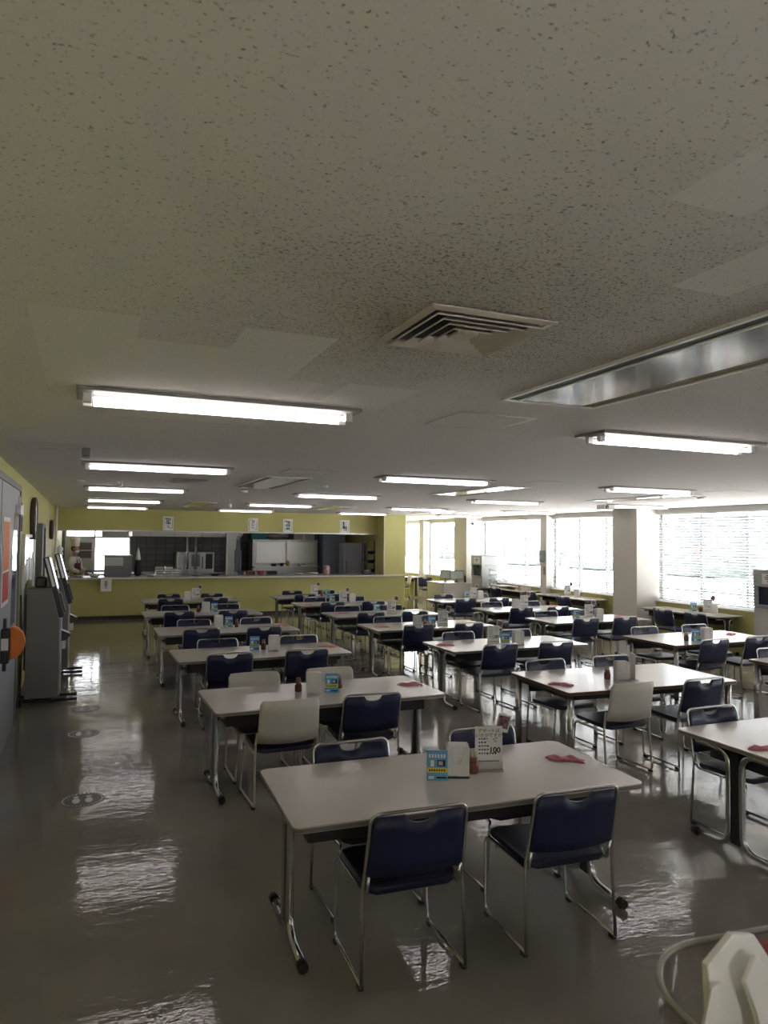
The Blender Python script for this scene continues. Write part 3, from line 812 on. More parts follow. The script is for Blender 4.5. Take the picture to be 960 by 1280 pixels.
for (x, y, l) in ((2.09, 1.97, 'long glossy ceiling air panel reflecting the windows, closest of all'), (2.09, 8.75, 'glossy ceiling air panel halfway down over the aisle row'), (5.01, 8.73, 'glossy ceiling air panel halfway down over the middle row'),
                  (7.95, 8.8, 'glossy ceiling air panel halfway down over the window row'), (5.0, 15.2, 'glossy ceiling air panel near the serving counter over the middle row'), (8.0, 15.9, 'glossy ceiling air panel near the serving post, window row'),
                  (2.09, 15.2, 'glossy ceiling air panel near the serving counter over the aisle row')):
    place(PSL, (x, y, CZ), 0, l, 'ceiling air panels')

def make_diffuser(S=.43):
    t = thing('air_diffuser', 'x', 'ceiling vent')
    mg_ = mat('vent_cream', (.60, .535, .48), .5, var=.1, vscale=8)
    def ringframe(b, o, i, zo, zi):
        vo = [(-o, -o), (o, -o), (o, o), (-o, o)]; vi = [(-i, -i), (i, -i), (i, i), (-i, i)]
        a = [b.verts.new((x, y, zo)) for x, y in vo]; c = [b.verts.new((x, y, zi)) for x, y in vi]
        a2 = [b.verts.new((x, y, zo+.004)) for x, y in vo]; c2 = [b.verts.new((x, y, zi+.004)) for x, y in vi]
        for k in range(4):
            n = (k+1) % 4
            b.faces.new((a[k], a[n], c[n], c[k])); b.faces.new((c2[k], c2[n], a2[n], a2[k]))
            b.faces.new((a2[k], a2[n], a[n], a[k])); b.faces.new((c[k], c[n], c2[n], c2[k]))
    h = S/2
    f = newbm(); ringframe(f, h, h*.89, -.010, -.016); obj('outer_frame', f, mg_, t)
    obj('dark_throat', box(newbm(), -h*.89, h*.89, -h*.89, h*.89, -.002, 0), M_black, t)
    for q, (o_, i_) in enumerate(((.86, .745), (.68, .565), (.50, .385), (.32, .21))):
        f = newbm(); ringframe(f, h*o_, h*i_, -.026, -.011); obj('cone_ring', f, mg_, t)
    f = newbm(); box(f, -h*.17, h*.17, -h*.17, h*.17, -.024, -.014, .003); obj('centre_plate', f, mg_, t)
    return t
PD = make_diffuser()
place(PD, (1.11, 2.03, CZ), 0, 'square cone ceiling vent with grimy surround, closest to camera', 'ceiling vents')
place(PD, (1.11, 8.85, CZ), 0, 'square ceiling vent beside the second aisle light', 'ceiling vents')
place(PD, (1.11, 15.7, CZ), 0, 'square ceiling vent over the far end of the aisle row', 'ceiling vents')

def make_hatch(w=.48, d=.45):
    t = thing('inspection_hatch', 'x', 'ceiling hatch')
    f = newbm(); 
    for (x0, x1, y0, y1) in ((-w/2, w/2, -d/2, -d/2+.005), (-w/2, w/2, d/2-.005, d/2), (-w/2, -w/2+.005, -d/2, d/2), (w/2-.005, w/2, -d/2, d/2)): box(f, x0, x1, y0, y1, -.0035, 0)
    obj('hatch_frame', f, M_ceilplate, t)
    obj('hatch_lid', box(newbm(), -w/2+.011, w/2-.011, -d/2+.011, d/2-.011, -.003, 0), M_ceil, t)
    return t
PH = make_hatch()
for (x, y, l) in ((2.06, 3.57, 'thin-framed square ceiling hatch past the long glossy panel'), (2.07, 7.10, 'thin-framed ceiling hatch between aisle and middle second lights'), (4.99, 7.05, 'thin-framed ceiling hatch right after the second middle light'), (7.9, 7.05, 'thin-framed ceiling hatch over the window row beyond the lit fixture'), (-.27, 6.02, 'ceiling hatch at the corner above the grey double door')):
    place(PH, (x, y, CZ), 0, l, 'ceiling hatches')
def round_fix(name, x, y, prof, m, label, cat, group=None):
    o = obj(name, lathe(newbm(), prof, 0, 0, 16), m, None, (x, y, CZ)); tag(o, label, cat, group); return o
hd = thing('ceiling_speaker', 'small dark square ceiling bracket by the corner hatch', 'ceiling fitting', (-.02, 6.08, CZ))
obj('housing', box(newbm(), -.03, .03, -.1, .1, -.06, 0, .004), M_greymetal, hd); obj('grille', box(newbm(), -.022, .022, -.09, .09, -.064, -.06), M_black, hd)
round_fix('smoke_detector', -.10, 9.5, [(.05, -.035), (.06, -.02), (.065, 0)], M_white, 'white round smoke detector by the wall above the ticket machines', 'smoke detector', 'smoke detectors')
round_fix('smoke_detector', 2.81, 8.84, [(.05, -.035), (.06, -.02), (.065, 0)], M_white, 'white round smoke detector beside the aisle air panel', 'smoke detector', 'smoke detectors')
round_fix('smoke_detector', 2.09, 10.4, [(.05, -.035), (.06, -.02), (.065, 0)], M_white, 'white smoke detector hanging just past the aisle air panel', 'smoke detector', 'smoke detectors')
round_fix('smoke_detector', 2.03, 16.5, [(.05, -.035), (.06, -.02), (.065, 0)], M_white, 'white smoke detector over the far aisle end by the counter', 'smoke detector', 'smoke detectors')
round_fix('smoke_detector', 8.5, 8.1, [(.05, -.035), (.06, -.02), (.065, 0)], M_white, 'white smoke detector above the window row near the pillar', 'smoke detector', 'smoke detectors')
for (x, y, l, a) in ((.385, 9.35, 'small white ceiling spot lamp tilted toward the counter above the aisle', 30), (2.38, 13.1, 'white cylindrical ceiling camera hanging between aisle and middle lights', 0)):
    t = thing('ceiling_spot' if a else 'ceiling_camera', l, 'ceiling fitting', (x, y, CZ))
    dz = .045 if a else 0
    p = newbm(); tube(p, [(0, 0, 0), (0, 0, -.08+dz)], .008); obj('stem', p, M_white, t)
    q = newbm(); lathe(q, [(.03, -.15+dz*1.4), (.04, -.14+dz*1.4), (.04, -.08+dz), (.02, -.07+dz)], 0, 0, 14, Matrix.Rotation(R(a), 4, 'Y') if a else None); obj('barrel', q, M_white, t)
pj = thing('ceiling_projector', 'small white ceiling camera box hanging before the big pillar', 'projector', (8.3, 10.0, CZ))
p = newbm(); tube(p, [(0, 0, 0), (0, 0, -.06)], .012); obj('mount_pole', p, M_white, pj)
obj('housing', box(newbm(), -.12, .12, -.1, .1, -.13, -.05, .015), M_white, pj)
obj('lens', lathe(newbm(), [(.03, 0), (.03, .02)], 0, 0, 12, Matrix.Translation((-.06, -.1, -.09)) @ Matrix.Rotation(R(90), 4, 'X')), M_black, pj)
ac = thing('wall_camera', 'small black camera on the white pillar above the far tea dispenser', 'camera', (10.52, 18.6, 2.48))
obj('camera_ball', ball(newbm(), (0, -.05, 0), .035), M_black, ac); obj('mount', box(newbm(), -.02, .02, -.03, 0, -.02, .02), M_white, ac)
sw = thing('switch_box', 'grey switch box on the slim pier between the windows', 'switch', (XW-.14, 15.3, 1.62))
obj('box_body', box(newbm(), -.03, 0, -.13, .11, -.17, .13, .006), M_greymetal, sw)
s2 = tag(obj('wall_switch', box(newbm(), -.012, .0, -.09, -.01, -.1, .1, .003), mat('switch_brown', (.25, .18, .14), .5), None, (XW-.14, 15.27, 1.24)), 'small brown switch plate under the grey box on the slim pier', 'switch')

# ------------------------------------------------------------------ left wall
# double steel door with stickers
d1 = newbm(); box(d1, XL-.001, XL+.035, 5.2, 8.62, 0, 2.47)
dr = struct('door_1', d1, M_door)
fr = newbm(); box(fr, XL, XL+.05, 8.62, 8.70, 0, 2.53); box(fr, XL, XL+.05, 5.12, 8.62, 2.47, 2.53); obj('door_frame', fr, M_greymetal, dr)
obj('glass_strip', box(newbm(), XL+.034, XL+.040, 7.95, 8.38, 1.1, 2.05), M_mirror, dr)
obj('door_seam', box(newbm(), XL+.034, XL+.037, 6.88, 6.90, 0, 2.47), M_dark, dr)
ho = newbm(); tube(ho, bend([(XL+.035, 8.05, 1.02), (XL+.09, 8.05, 1.02), (XL+.09, 8.05, .80), (XL+.035, 8.05, .80)], .02), .012); obj('door_handle', ho, M_chrome, dr)
cl_ = thing('door_closer', 'steel closer arm bracket at the top of the grey door', 'door closer', (XL+.036, 8.4, 2.26))
obj('closer_body', box(newbm(), 0, .05, -.2, .12, -.05, .05, .006), M_steel, cl_); obj('closer_arm', box(newbm(), .01, .03, -.1, -.06, .05, .14), M_chrome, cl_)
cl2 = thing('hinge_sensor', 'small brown metal sensor box on the wall beside the grey door top', 'sensor', (XL, 8.86, 2.2))
obj('box_body', box(newbm(), 0, .05, -.07, .07, -.16, 0, .004), mat('sensor_brown', (.09, .07, .05), .5), cl2); obj('cover', box(newbm(), 0, .055, -.06, .06, .005, .16, .004), M_creamtube, cl2)
po = thing('poster', 'orange and white poster taped on the grey double door', 'poster', (XL+.0365, 7.35, 1.78))
obj('paper', box(newbm(), 0, .003, -.3, .3, -.42, .38), M_paper, po); obj('orange_print', box(newbm(), .003, .0045, -.26, .26, -.1, .34), mat('print_orange', (.72, .22, .08), .6), po); obj('red_print', box(newbm(), .003, .0045, -.26, .26, -.38, -.12), mat('print_red', (.5, .06, .05), .6), po)
po2 = thing('notice', 'tan notice sheet above the door glass strip', 'notice', (XL+.0365, 8.2, 2.13))
obj('paper', box(newbm(), 0, .003, -.14, .14, -.07, .09), mat('paper_tan', (.4, .28, .17), .7), po2)
# orange and black lantern hanging on the door handle
og = thing('hanging_lantern', 'black hand lamp with bright orange rounded side hung on the door', 'hand lamp', (XL+.035, 7.0, 1.08))
b = newbm(); box(b, .02, .11, -.09, .05, -.22, .14, .02); box(b, .04, .075, -.06, .0, .14, .24, .012); box(b, .04, .08, -.05, .01, -.30, -.22, .01); obj('lamp_body', b, M_black, og)
b = newbm(); pts = [(0, .16)]+[(.15*math.sin(R(a)), .02+.17*math.cos(R(a))) for a in range(10, 180, 10)]+[(0, -.16)]
prism(b, pts, -.06, .06, .012, M=Matrix.Translation((.11, 0, -.03)) @ Matrix.Rotation(R(90), 4, 'X')); obj('orange_shell', b, M_orange, og)
obj('white_tag', box(newbm(), .03, .10, -.093, -.089, -.08, .04), M_paper, og)
og.scale = (.78, .8, .84)
# notice board and wall clocks
nb = thing('notice_board', 'aluminium framed glossy notice board beyond the grey door', 'notice board', (XL, 10.5, 1.45))
f = newbm(); 
for (y0, y1, z0, z1) in ((-.9, .9, .52, .56), (-.9, .9, -.66, -.62), (-.9, -.86, -.62, .52), (.86, .9, -.62, .52)): box(f, 0, .035, y0, y1, z0, z1, .004)
obj('frame', f, M_alu, nb); obj('glossy_cover', box(newbm(), .004, .02, -.86, .86, -.62, .52), M_mirror, nb)
rr_ = random.Random(5)
for q in range(6):
    y = -.7+q*.26; z = rr_.uniform(-.2, .2); obj('pinned_sheet', box(newbm(), .02, .022, y-.1, y+.1, z-.15, z+.15), [M_paper, mat('paper_pale_blue', (.45, .5, .55), .6)][q % 2], nb)
def clock(y, z, r, label):
    t = thing('wall_clock', label, 'clock', (XL, y, z), 0, 'wall clocks')
    Mx = Matrix.Rotation(R(90), 4, 'Y')
    obj('case', lathe(newbm(), [(r*.9, 0), (r, .015), (r, .06), (r*.93, .07), (r*.9, .05)], 0, 0, 32, Mx), mat('clock_brown', (.06, .035, .03), .4), t)
    obj('dial', lathe(newbm(), [(r*.9, .052), (r*.9, .056)], 0, 0, 32, Mx), M_paper, t)
    for a, L_, w in ((35, r*.5, .012), (150, r*.75, .008)):
        h = newbm(); box(h, .058, .061, -w, w, -.02, L_, M=Matrix.Rotation(R(a), 4, 'X')); obj('hand', h, M_ink, t)
    nb_ = newbm()
    for k in range(12):
        box(nb_, .057, .059, -.006, .006, r*.74, r*.84, M=Matrix.Rotation(R(30*k), 4, 'X'))
    obj('hour_ticks', nb_, M_ink, t)
clock(10.95, 2.23, .29, 'large round wall clock above the notice board')
clock(16.35, 2.12, .20, 'smaller dark round wall clock near the counter corner')
d2 = newbm(); box(d2, XL, XL+.06, 12.2, 13.05, 0, 2.12)
g = struct('door_2', d2, M_door); fr = newbm(); box(fr, XL, XL+.09, 12.1, 12.2, 0, 2.18); box(fr, XL, XL+.09, 13.05, 13.15, 0, 2.18); box(fr, XL, XL+.09, 12.2, 13.05, 2.12, 2.18); obj('door_frame', fr, M_greymetal, g)
k = newbm(); tube(k, [(XL+.06, 12.32, 1.0), (XL+.13, 12.32, 1.0), (XL+.13, 12.45, 1.0)], .012); obj('door_handle', k, M_chrome, g)
pp = newbm(); tube(pp, [(XL+.05, 18.36, 0.02), (XL+.05, 18.36, CZ)], .03, 12)
o = obj('trim_3', pp, M_whitewall); o['kind'] = 'structure'

# ticket machines
def make_kiosk():
    t = thing('ticket_machine', 'x', 'ticket machine')
    prof = [(-.18, .07), (.18, .07), (.18, .98), (.08, 1.37), (-.17, 1.37), (-.18, 1.35)]
    MX = Matrix.Translation((0, .22, 0)) @ Matrix.Rotation(R(90), 4, 'X')
    b = newbm(); prism(b, prof, 0, .44, .006, M=MX); obj('cabinet', b, M_greymetal, t)
    f = newbm(); box(f, .181, .20, -.215, .215, .09, .97, .004); obj('front_panel', f, mat('panel_light_grey', (.42, .42, .42), .4), t)
    # slanted display slab
    th = math.atan2(.19, .72)
    MS = Matrix.Translation((.205, 0, 1.0)) @ Matrix.Rotation(-th, 4, 'Y')
    s = newbm(); box(s, -.035, .035, -.19, .19, .02, .76, .01, M=MS); so = obj('display', s, M_black, t)
    s = newbm(); box(s, .035, .040, -.165, .165, .36, .73, M=MS); obj('screen', s, mat('kiosk_screen', (.5, .5, .52), .2, emit=(.75, .8, .9), strength=.5), so)
    s = newbm(); box(s, .030, .055, -.15, .15, .06, .30, .005, M=MS); obj('button_panel', s, mat('panel_dark', (.04, .035, .04), .4), so)
    s = newbm(); box(s, -.012, .018, -.195, -.188, .40, .75, M=MS); obj('white_side_strip', s, mat('strip_white', (.8, .8, .8), .4), so)
    s = newbm(); prism(s, [(.18, .86), (.30, .80), (.30, .78), (.18, .66)], 0, .16, .004, M=Matrix.Translation((0, .08, 0)) @ Matrix.Rotation(R(90), 4, 'X')); obj('card_reader', s, M_black, t)
    s = newbm(); box(s, .20, .25, -.09, .09, .62, .72, .006); obj('coin_tray', s, M_steel, t)
    s = newbm(); box(s, -.1, .02, -.12, .14, 1.372, 1.50, .02); obj('printer_top', s, M_black, t)
    for yy in (-.15, .15):
        s = newbm(); box(s, -.24, .39, yy-.022, yy+.022, .012, .042, .004); ft = obj('base_bar', s, M_dark, t)
        for xx in (-.10, .11):
            q = newbm(); lathe(q, [(.02, 0), (.02, .07)], xx, yy, 10); obj('foot', q, M_chrome, ft)
    s = newbm(); box(s, -.20, -.18, -.18, .18, .4, 1.3, .006); obj('rear_cover', s, M_black, t)
    return t
PK = make_kiosk()
place(PK, (-.455, 9.68, 0), 0, 'grey ticket machine with slanted screen, nearer one by the door', 'ticket machines')
place(PK, (-.40, 11.55, 0), 0, 'grey ticket machine with slanted screen, second one toward the counter', 'ticket machines')
c = newbm(); tube(c, bend([(XL+.02, 9.35, 1.30), (XL+.03, 9.40, 1.0), (XL+.06, 9.34, .7), (XL+.03, 9.40, .4), (XL+.05, 9.34, .012)], .1), .009); tube(c, bend([(XL+.03, 9.30, 1.1), (XL+.05, 9.33, .5), (XL+.04, 9.3, .012)], .1), .007)
tag(obj('power_cable', c, M_black), 'loose black cables hanging behind the nearer ticket machine', 'cable')
# floor stickers
def sticker(x, y, label):
    t = thing('floor_sticker', label, 'floor sticker', (x, y, 0), 0, 'queue stickers')
    b = newbm(); lathe(b, [(.155, .0005), (.155, .0018)], 0, 0, 32); obj('disc', b, mat('sticker_dark', (.03, .03, .028), .4), t)
    for s in (-1, 1):
        q = newbm()
        prism(q, [(s*.045+.028*math.cos(R(a)), -.02+.055*math.sin(R(a))) for a in range(0, 360, 20)], .0018, .0024)
        prism(q, [(s*.045+.022*math.cos(R(a)), .062+.02*math.sin(R(a))) for a in range(0, 360, 30)], .0018, .0024)
        obj('footprint', q, M_paper, t)
    q = newbm(); 
    for a in range(0, 360, 12):
        box(q, .135, .147, -.008, .008, .0018, .0023, M=Matrix.Rotation(R(a), 4, 'Z'))
    obj('ring_print', q, M_paper, t)
sticker(.02, 5.96, 'round footprint queue sticker on floor, largest in view'); sticker(.02, 7.93, 'round footprint queue sticker on floor, middle of the three'); sticker(.04, 9.05, 'round footprint queue sticker on floor beside the nearer ticket machine')

# ------------------------------------------------------------------ serving counter
cw = thing('serving_counter', 'long pale steel serving counter top below the kitchen opening', 'counter', (0, 0, 0))
obj('worktop', box(newbm(), XL+.005, 7.63, YC+.004, YH+.55, .965, 1.0, .006), M_steel, cw)
obj('front_lip', box(newbm(), XL+.005, 8.36, YC-.115, YC-.022, .962, 1.004, .006), M_cream, cw)
def hung_sign(x, z, w, h, y, text, m, label, size):
    t = thing('menu_sign', label, 'sign', (x, y, z), 0, 'serving counter signs')
    obj('sign_board', box(newbm(), -w/2, w/2, -.008, 0, -h/2, h/2, .002), M_paper, t)
    obj('lettering', text_bm(text, size, up_facing_minus_y(0, -.0086, 0), .0006, spacing=.82, bold=size*.022), m, t)
    if size < .08: return
    f = newbm(); a, b_ = w/2-.025, h/2-.025
    box(f, -a, -a+.008, -.0095, -.008, -b_, b_-.02); box(f, a-.008, a, -.0095, -.008, -b_+.03, b_-.04); box(f, -a, -a+.08, -.0095, -.008, b_-.021, b_-.012); box(f, a-.06, a, -.0095, -.008, -b_+.031, -b_+.04)
    obj('corner_border', f, m, t)
hung_sign(1.91, 2.335, .26, .35, YH-.002, '定\n食', M_ink, 'white sign reading set meal hung above the trays at the machine side', .145)
hung_sign(4.08, 2.335, .26, .35, YH-.002, 'カ\nレ\nー', M_ink, 'white three-character sign hung above the teal box', .10)
hung_sign(5.03, 2.325, .27, .37, YH-.002, '惣\n菜', M_teal, 'white sign with dark green characters above the steel doors', .145)
hung_sign(6.66, 2.325, .28, .37, YH-.002, '麺\n類', M_ink, 'white sign reading noodles above the blue lockers', .145)
hung_sign(.455, .835, .24, .31, YC-.12, '返\n却\n口', M_ink, 'white notice hanging off the counter edge below the chef', .07)

# ------------------------------------------------------------------ kitchen
CT = 1.0
def kthing(name, label, cat, loc, group=None): return thing(name, label, cat, (loc[0], loc[1], loc[2]+(.001 if loc[2] == CT else 0)), 0, group)
# back worktop line
wk = kthing('kitchen_worktop', 'stainless kitchen work bench along the tiled back wall', 'bench', (0, 0, 0))
obj('bench_top', box(newbm(), -.6, 7.05, 23.4, 24.45, .82, .86, .004), M_steel, wk); obj('bench_front', box(newbm(), -.55, 7.0, 23.5, 24.4, 0, .82), M_greymetal, wk)
hw = kthing('range_hood', 'wide stainless range hood across the top of the kitchen', 'hood', (0, 22.0, 2.0))
hb = newbm(); prism(hb, [(0, 0), (1.9, 0), (1.7, .66), (0, .20)], 1.22, 3.92, M=Matrix.Rotation(R(90), 4, 'Z') @ Matrix.Rotation(R(90), 4, 'X')); obj('hood_shell', hb, M_steel, hw)
for xx in (1.7, 2.4, 3.2): obj('hood_seam', box(newbm(), xx, xx+.012, -.003, 0, 0, .2), M_greymetal, hw)
du = kthing('exhaust_duct', 'diagonal ribbed steel exhaust duct at the end of the range hood', 'duct', (4.0, 21.55, 1.70))
b = newbm(); pts = [(i*.035, 0, i*.06) for i in range(13)]; tube(b, pts, .1, 14, rs=[.10 if i % 2 else .088 for i in range(13)]); obj('duct_hose', b, M_steel, du)
kc = struct('kitchen_column', box(newbm(), 3.80, 4.10, 21.0, 21.3, 0, CZ), M_kwall)
ov = kthing('combi_oven', 'stainless combi oven with two dark glass panels on the back bench', 'oven', (3.24, 23.75, .86))
obj('body', box(newbm(), -.57, .57, -.3, .5, 0, .66, .01), M_steel, ov)
obj('door_glass', box(newbm(), -.14, .12, -.308, -.3, .2, .58), mat('oven_glass', (.25, .28, .3), .12), ov); obj('control_panel', box(newbm(), .3, .52, -.308, -.3, .12, .60), M_black, ov)
h = newbm(); tube(h, bend([(.2, -.3, .15), (.2, -.36, .15), (.2, -.36, .5), (.2, -.3, .5)], .02), .012); obj('handle', h, M_black, ov)
for i, (x, l) in enumerate(((2.94, 'first vertical steel pipe hanging beside the combi oven'), (3.19, 'second vertical steel pipe hanging in front of the combi oven'))):
    b = newbm(); tube(b, [(0, 0, 0), (0, 0, 1.0)], .035, 10); pz = obj('drop_pipe', b, M_steel, None, (x, 23.15, 1.02)); tag(pz, l, 'pipe', 'kitchen pipes')
    b = newbm(); lathe(b, [(.05, -.02), (.05, .02)], 0, 0, 10); obj('pipe_collar', b, M_greymetal, pz)
    b = newbm(); tube(b, [(0, 0, -.16), (0, 0, 0)], .02, 8); obj('pipe_tail', b, M_steel, pz)
# bread/plate warmer with pale lid
mw = kthing('plate_warmer', 'grey steel warming cabinet with pale lid on the counter by the chef', 'warmer', (.74, 19.24, CT+.001))
obj('body', box(newbm(), -.32, .32, -.2, .25, 0, .50, .008), mat('steel_dark', (.16, .16, .18), .4, .4), mw); obj('pale_lid', box(newbm(), -.31, .12, -.208, -.2, .26, .47, .003), mat('lid_pale', (.5, .5, .48), .4), mw)
obj('louvre_panel', box(newbm(), .14, .30, -.207, -.2, .2, .46), M_greymetal, mw); obj('top_rim', box(newbm(), -.34, .34, -.22, .27, .50, .525, .005), M_steel, mw)
um = kthing('folded_parasol', 'dark folded cone with white pointed tip standing on the counter', 'cone stand', (1.22, 19.2, CT))
obj('dark_body', lathe(newbm(), [(.05, 0), (.085, .05), (.08, .25), (.06, .42)], 0, 0, 14), mat('fabric_black', (.02, .02, .03), .8), um); obj('white_tip', lathe(newbm(), [(.066, .40), (.05, .52), (.006, .72)], 0, 0, 14), M_paper, um)
# trays of stacked boxes
proto = None
for c_, x in enumerate((1.74, 1.97, 2.18)):
    for r_ in range(4 if c_ < 2 else 3):
        l = 'lidded food container, %s in the %s stack on the counter' % (('lowest', 'second up', 'third up', 'topmost')[r_] if c_ < 2 else ('lowest', 'middle', 'topmost')[r_], ('stack nearest the chef', 'central', 'oven-side')[c_].replace('stack ', ''))
        if proto is None:
            proto = thing('food_container', 'x', 'container')
            obj('tray', box(newbm(), -.095, .095, -.07, .07, 0, .036, .008), M_white, proto); obj('lid', box(newbm(), -.10, .10, -.075, .075, .037, .056, .008), mat('lid_clear_grey', (.22, .22, .21), .25), proto)
        place(proto, (x, 19.2, CT+.002+r_*.060), R(rnd.uniform(-4, 4)), l, 'stacked food containers')
# hanging apron, red things, bowl
ap = kthing('hanging_apron', 'pale blue grey apron hanging from a hook by the kitchen column', 'apron', (4.02, 20.6, 1.02))
b = newbm(); nx, nz = 10, 14; vv = []
for i in range(nx+1):
    col_ = []
    for j in range(nz+1):
        w = .10 if j < 10 else .055
        u = i/nx*2-1; z = j/nz*.92
        col_.append((u*w, .02*math.sin(u*7+j*.3), z))
    vv.append(col_)
fr_ = [[b.verts.new(Vector(p)) for p in c2] for c2 in vv]; bk = [[b.verts.new(Vector(p)+Vector((0, .012, 0))) for p in c2] for c2 in vv]
for i in range(nx):
    for j in range(nz):
        f = b.faces.new((fr_[i][j], fr_[i+1][j], fr_[i+1][j+1], fr_[i][j+1])); f.smooth = True
        f = b.faces.new((bk[i][j+1], bk[i+1][j+1], bk[i+1][j], bk[i][j])); f.smooth = True
    b.faces.new((fr_[i+1][0], fr_[i][0], bk[i][0], bk[i+1][0])); b.faces.new((fr_[i][nz], fr_[i+1][nz], bk[i+1][nz], bk[i][nz]))
for i in (0, nx):
    for j in range(nz): b.faces.new((fr_[i][j], fr_[i][j+1], bk[i][j+1], bk[i][j]))
obj('apron_cloth', b, mat('apron_blue', (.17, .20, .24), .8), ap)
b = newbm(); tube(b, bend([(-.05, 0, .92), (0, .02, 1.03), (.05, 0, .92)], .03), .006, 6); obj('neck_strap', b, M_ink, ap)
pbw = tag(obj('mixing_bowl', lathe(newbm(), [(.06, 0), (.07, .005), (.12, .11), (.125, .115), (.118, .112), (.065, .012)], 0, 0, 20), mat('bowl_pink', (.55, .12, .16), .4), None, (4.345, 19.1, CT+.001)), 'pink mixing bowl on the counter below the teal box', 'bowl')
for (x, l) in ((4.06, 'dark red crate on the counter beside the pink bowl'), (4.66, 'dark plastic crate on the counter, oven bowl side'),):
    q = kthing('food_crate', l, 'crate', (x, 19.2, CT)); b = newbm()
    box(b, -.13, .13, -.1, .1, 0, .01); 
    for s in (-1, 1): box(b, s*.127-.005, s*.127+.005, -.1, .1, .01, .10); box(b, -.13, .13, s*.097-.005, s*.097+.005, .01, .10)
    obj('shell', b, mat('crate_red', (.12, .02, .02), .5) if x < 4.5 else M_black, q); obj('contents', ball(newbm(), (0, 0, .06), .10, .07, .05, 2), mat('food_mix', (.25, .18, .15), .8, var=.8, vscale=30), q)
# double steel door unit with clutter above
fc = kthing('steel_pass_cabinet', 'steel cabinet with two glossy sliding doors behind the counter', 'cabinet', (5.92, 22.5, 0))
obj('body', box(newbm(), -1.07, 1.07, .02, .6, 0, 1.94), M_steel, fc)
for s, n_ in ((-1, 'first'), (1, 'second')):
    dd = obj('sliding_door', box(newbm(), min(s*.02, s*1.03), max(s*.02, s*1.03), -.01, .02, 1.18, 1.88, .012), mat('door_steel_bright', (.62, .61, .60), .28, .8), fc)
    h = newbm(); box(h, s*.96-.02, s*.96+.02, -.035, -.01, 1.22, 1.84, .006); obj('handle', h, M_alu, dd)
obj('lower_shelf', box(newbm(), -1.07, 1.07, -.25, .02, 1.06, 1.10), M_steel, fc)
tb = kthing('teal_box', 'teal storage box on top of the steel cabinet', 'box', (5.05, 22.75, 1.94)); obj('box_body', box(newbm(), -.24, .24, -.2, .2, 0, .24, .01), mat('teal_plastic', (.02, .22, .22), .5), tb); obj('lid', box(newbm(), -.25, .25, -.21, .21, .24, .265, .008), mat('teal_lid', (.03, .28, .27), .5), tb)
sk = kthing('grey_sack', 'slumped grey sack on top of the steel cabinet', 'sack', (5.72, 22.8, 1.94)); b = newbm(); ball(b, (0, 0, .12), .36, .2, .13); 
for v in b.verts: v.co.z = max(0, v.co.z+.03*math.sin(v.co.x*9))
obj('sack_body', b, mat('sack_grey', (.3, .29, .27), .8), sk); obj('tie', lathe(newbm(), [(.04, .22), (.03, .27), (.05, .30)], .2, 0, 10), M_dark, sk)
bx = kthing('carton', 'pale flat carton on top of the steel cabinet, locker end', 'box', (6.55, 22.8, 1.94)); obj('carton_body', box(newbm(), -.35, .35, -.2, .2, 0, .2, .005), mat('carton_pale', (.45, .43, .41), .7), bx); obj('tape', box(newbm(), -.03, .03, -.202, -.2, 0, .2), M_paper, bx)
yb = kthing('squeeze_bottle', 'yellow squeeze bottle on the steel cabinet ledge', 'bottle', (5.98, 22.4, 1.102)); obj('bottle_body', lathe(newbm(), [(.05, 0), (.055, .02), (.05, .13), (.02, .16)], 0, 0, 14), mat('bottle_yellow', (.6, .38, .03), .4), yb); obj('nozzle', lathe(newbm(), [(.02, .16), (.006, .21)], 0, 0, 10), M_white, yb)
for i, (x, r_, h_, m_, l) in enumerate(((5.50, .09, .08, M_black, 'black pan on the cabinet ledge beside the yellow bottle'), (5.76, .06, .10, M_dark, 'dark pot on the cabinet ledge touching the yellow bottle'), (6.36, .08, .07, M_steel, 'steel bowl on the cabinet ledge toward the lockers'))):
    q = kthing('cook_pot', l, 'pot', (x, 22.37, 1.102), 'pots on the ledge'); obj('pot_body', lathe(newbm(), [(r_*.8, 0), (r_, h_), (r_*.95, h_), (r_*.76, .01)], 0, 0, 18), m_, q); b = newbm(); tube(b, [(r_, 0, h_*.8), (r_+.09, 0, h_*.9)], .01); obj('handle', b, M_black, q)
# locker doors and dark shelving at the right of the kitchen
lk = kthing('locker', 'blue grey steel locker at the window end of the kitchen', 'locker', (7.60, 22.3, 0)); obj('body', box(newbm(), -.50, .26, 0, .5, 0, 2.2), mat('locker_blue', (.20, .23, .32), .45), lk); obj('door_leaf', box(newbm(), -.48, .24, -.02, 0, .05, 2.15, .004), mat('locker_blue_door', (.24, .27, .36), .45), lk); obj('door_handle', box(newbm(), .08, .11, -.05, -.02, 1.0, 1.2), M_chrome, lk)
lk2 = kthing('refrigerator', 'pale lilac grey refrigerator beside the blue locker', 'refrigerator', (7.80, 21.2, 0)); obj('body', box(newbm(), -.36, .30, 0, .5, 0, 1.86, .008), mat('fridge_pale', (.36, .38, .47), .4), lk2); obj('door_leaf', box(newbm(), -.36, .30, -.03, 0, .06, 1.84, .008), mat('fridge_door', (.42, .44, .54), .35), lk2); obj('door_handle', box(newbm(), -.32, -.29, -.06, -.03, .9, 1.3, .004), M_chrome, lk2)
rk = kthing('kitchen_shelf', 'dark steel shelf rack with crockery at the serving post end', 'shelf', (7.95, 20.2, 0)); b = newbm()
for sx in (-.2, .2):
    for sy in (-.2, .2): box(b, sx-.015, sx+.015, sy-.015, sy+.015, 0, 1.95)
obj('uprights', b, M_greymetal, rk)
for z in (.98, 1.25, 1.52, 1.9): obj('shelf_board', box(newbm(), -.2, .2, -.2, .2, z, z+.02), M_steel, rk)
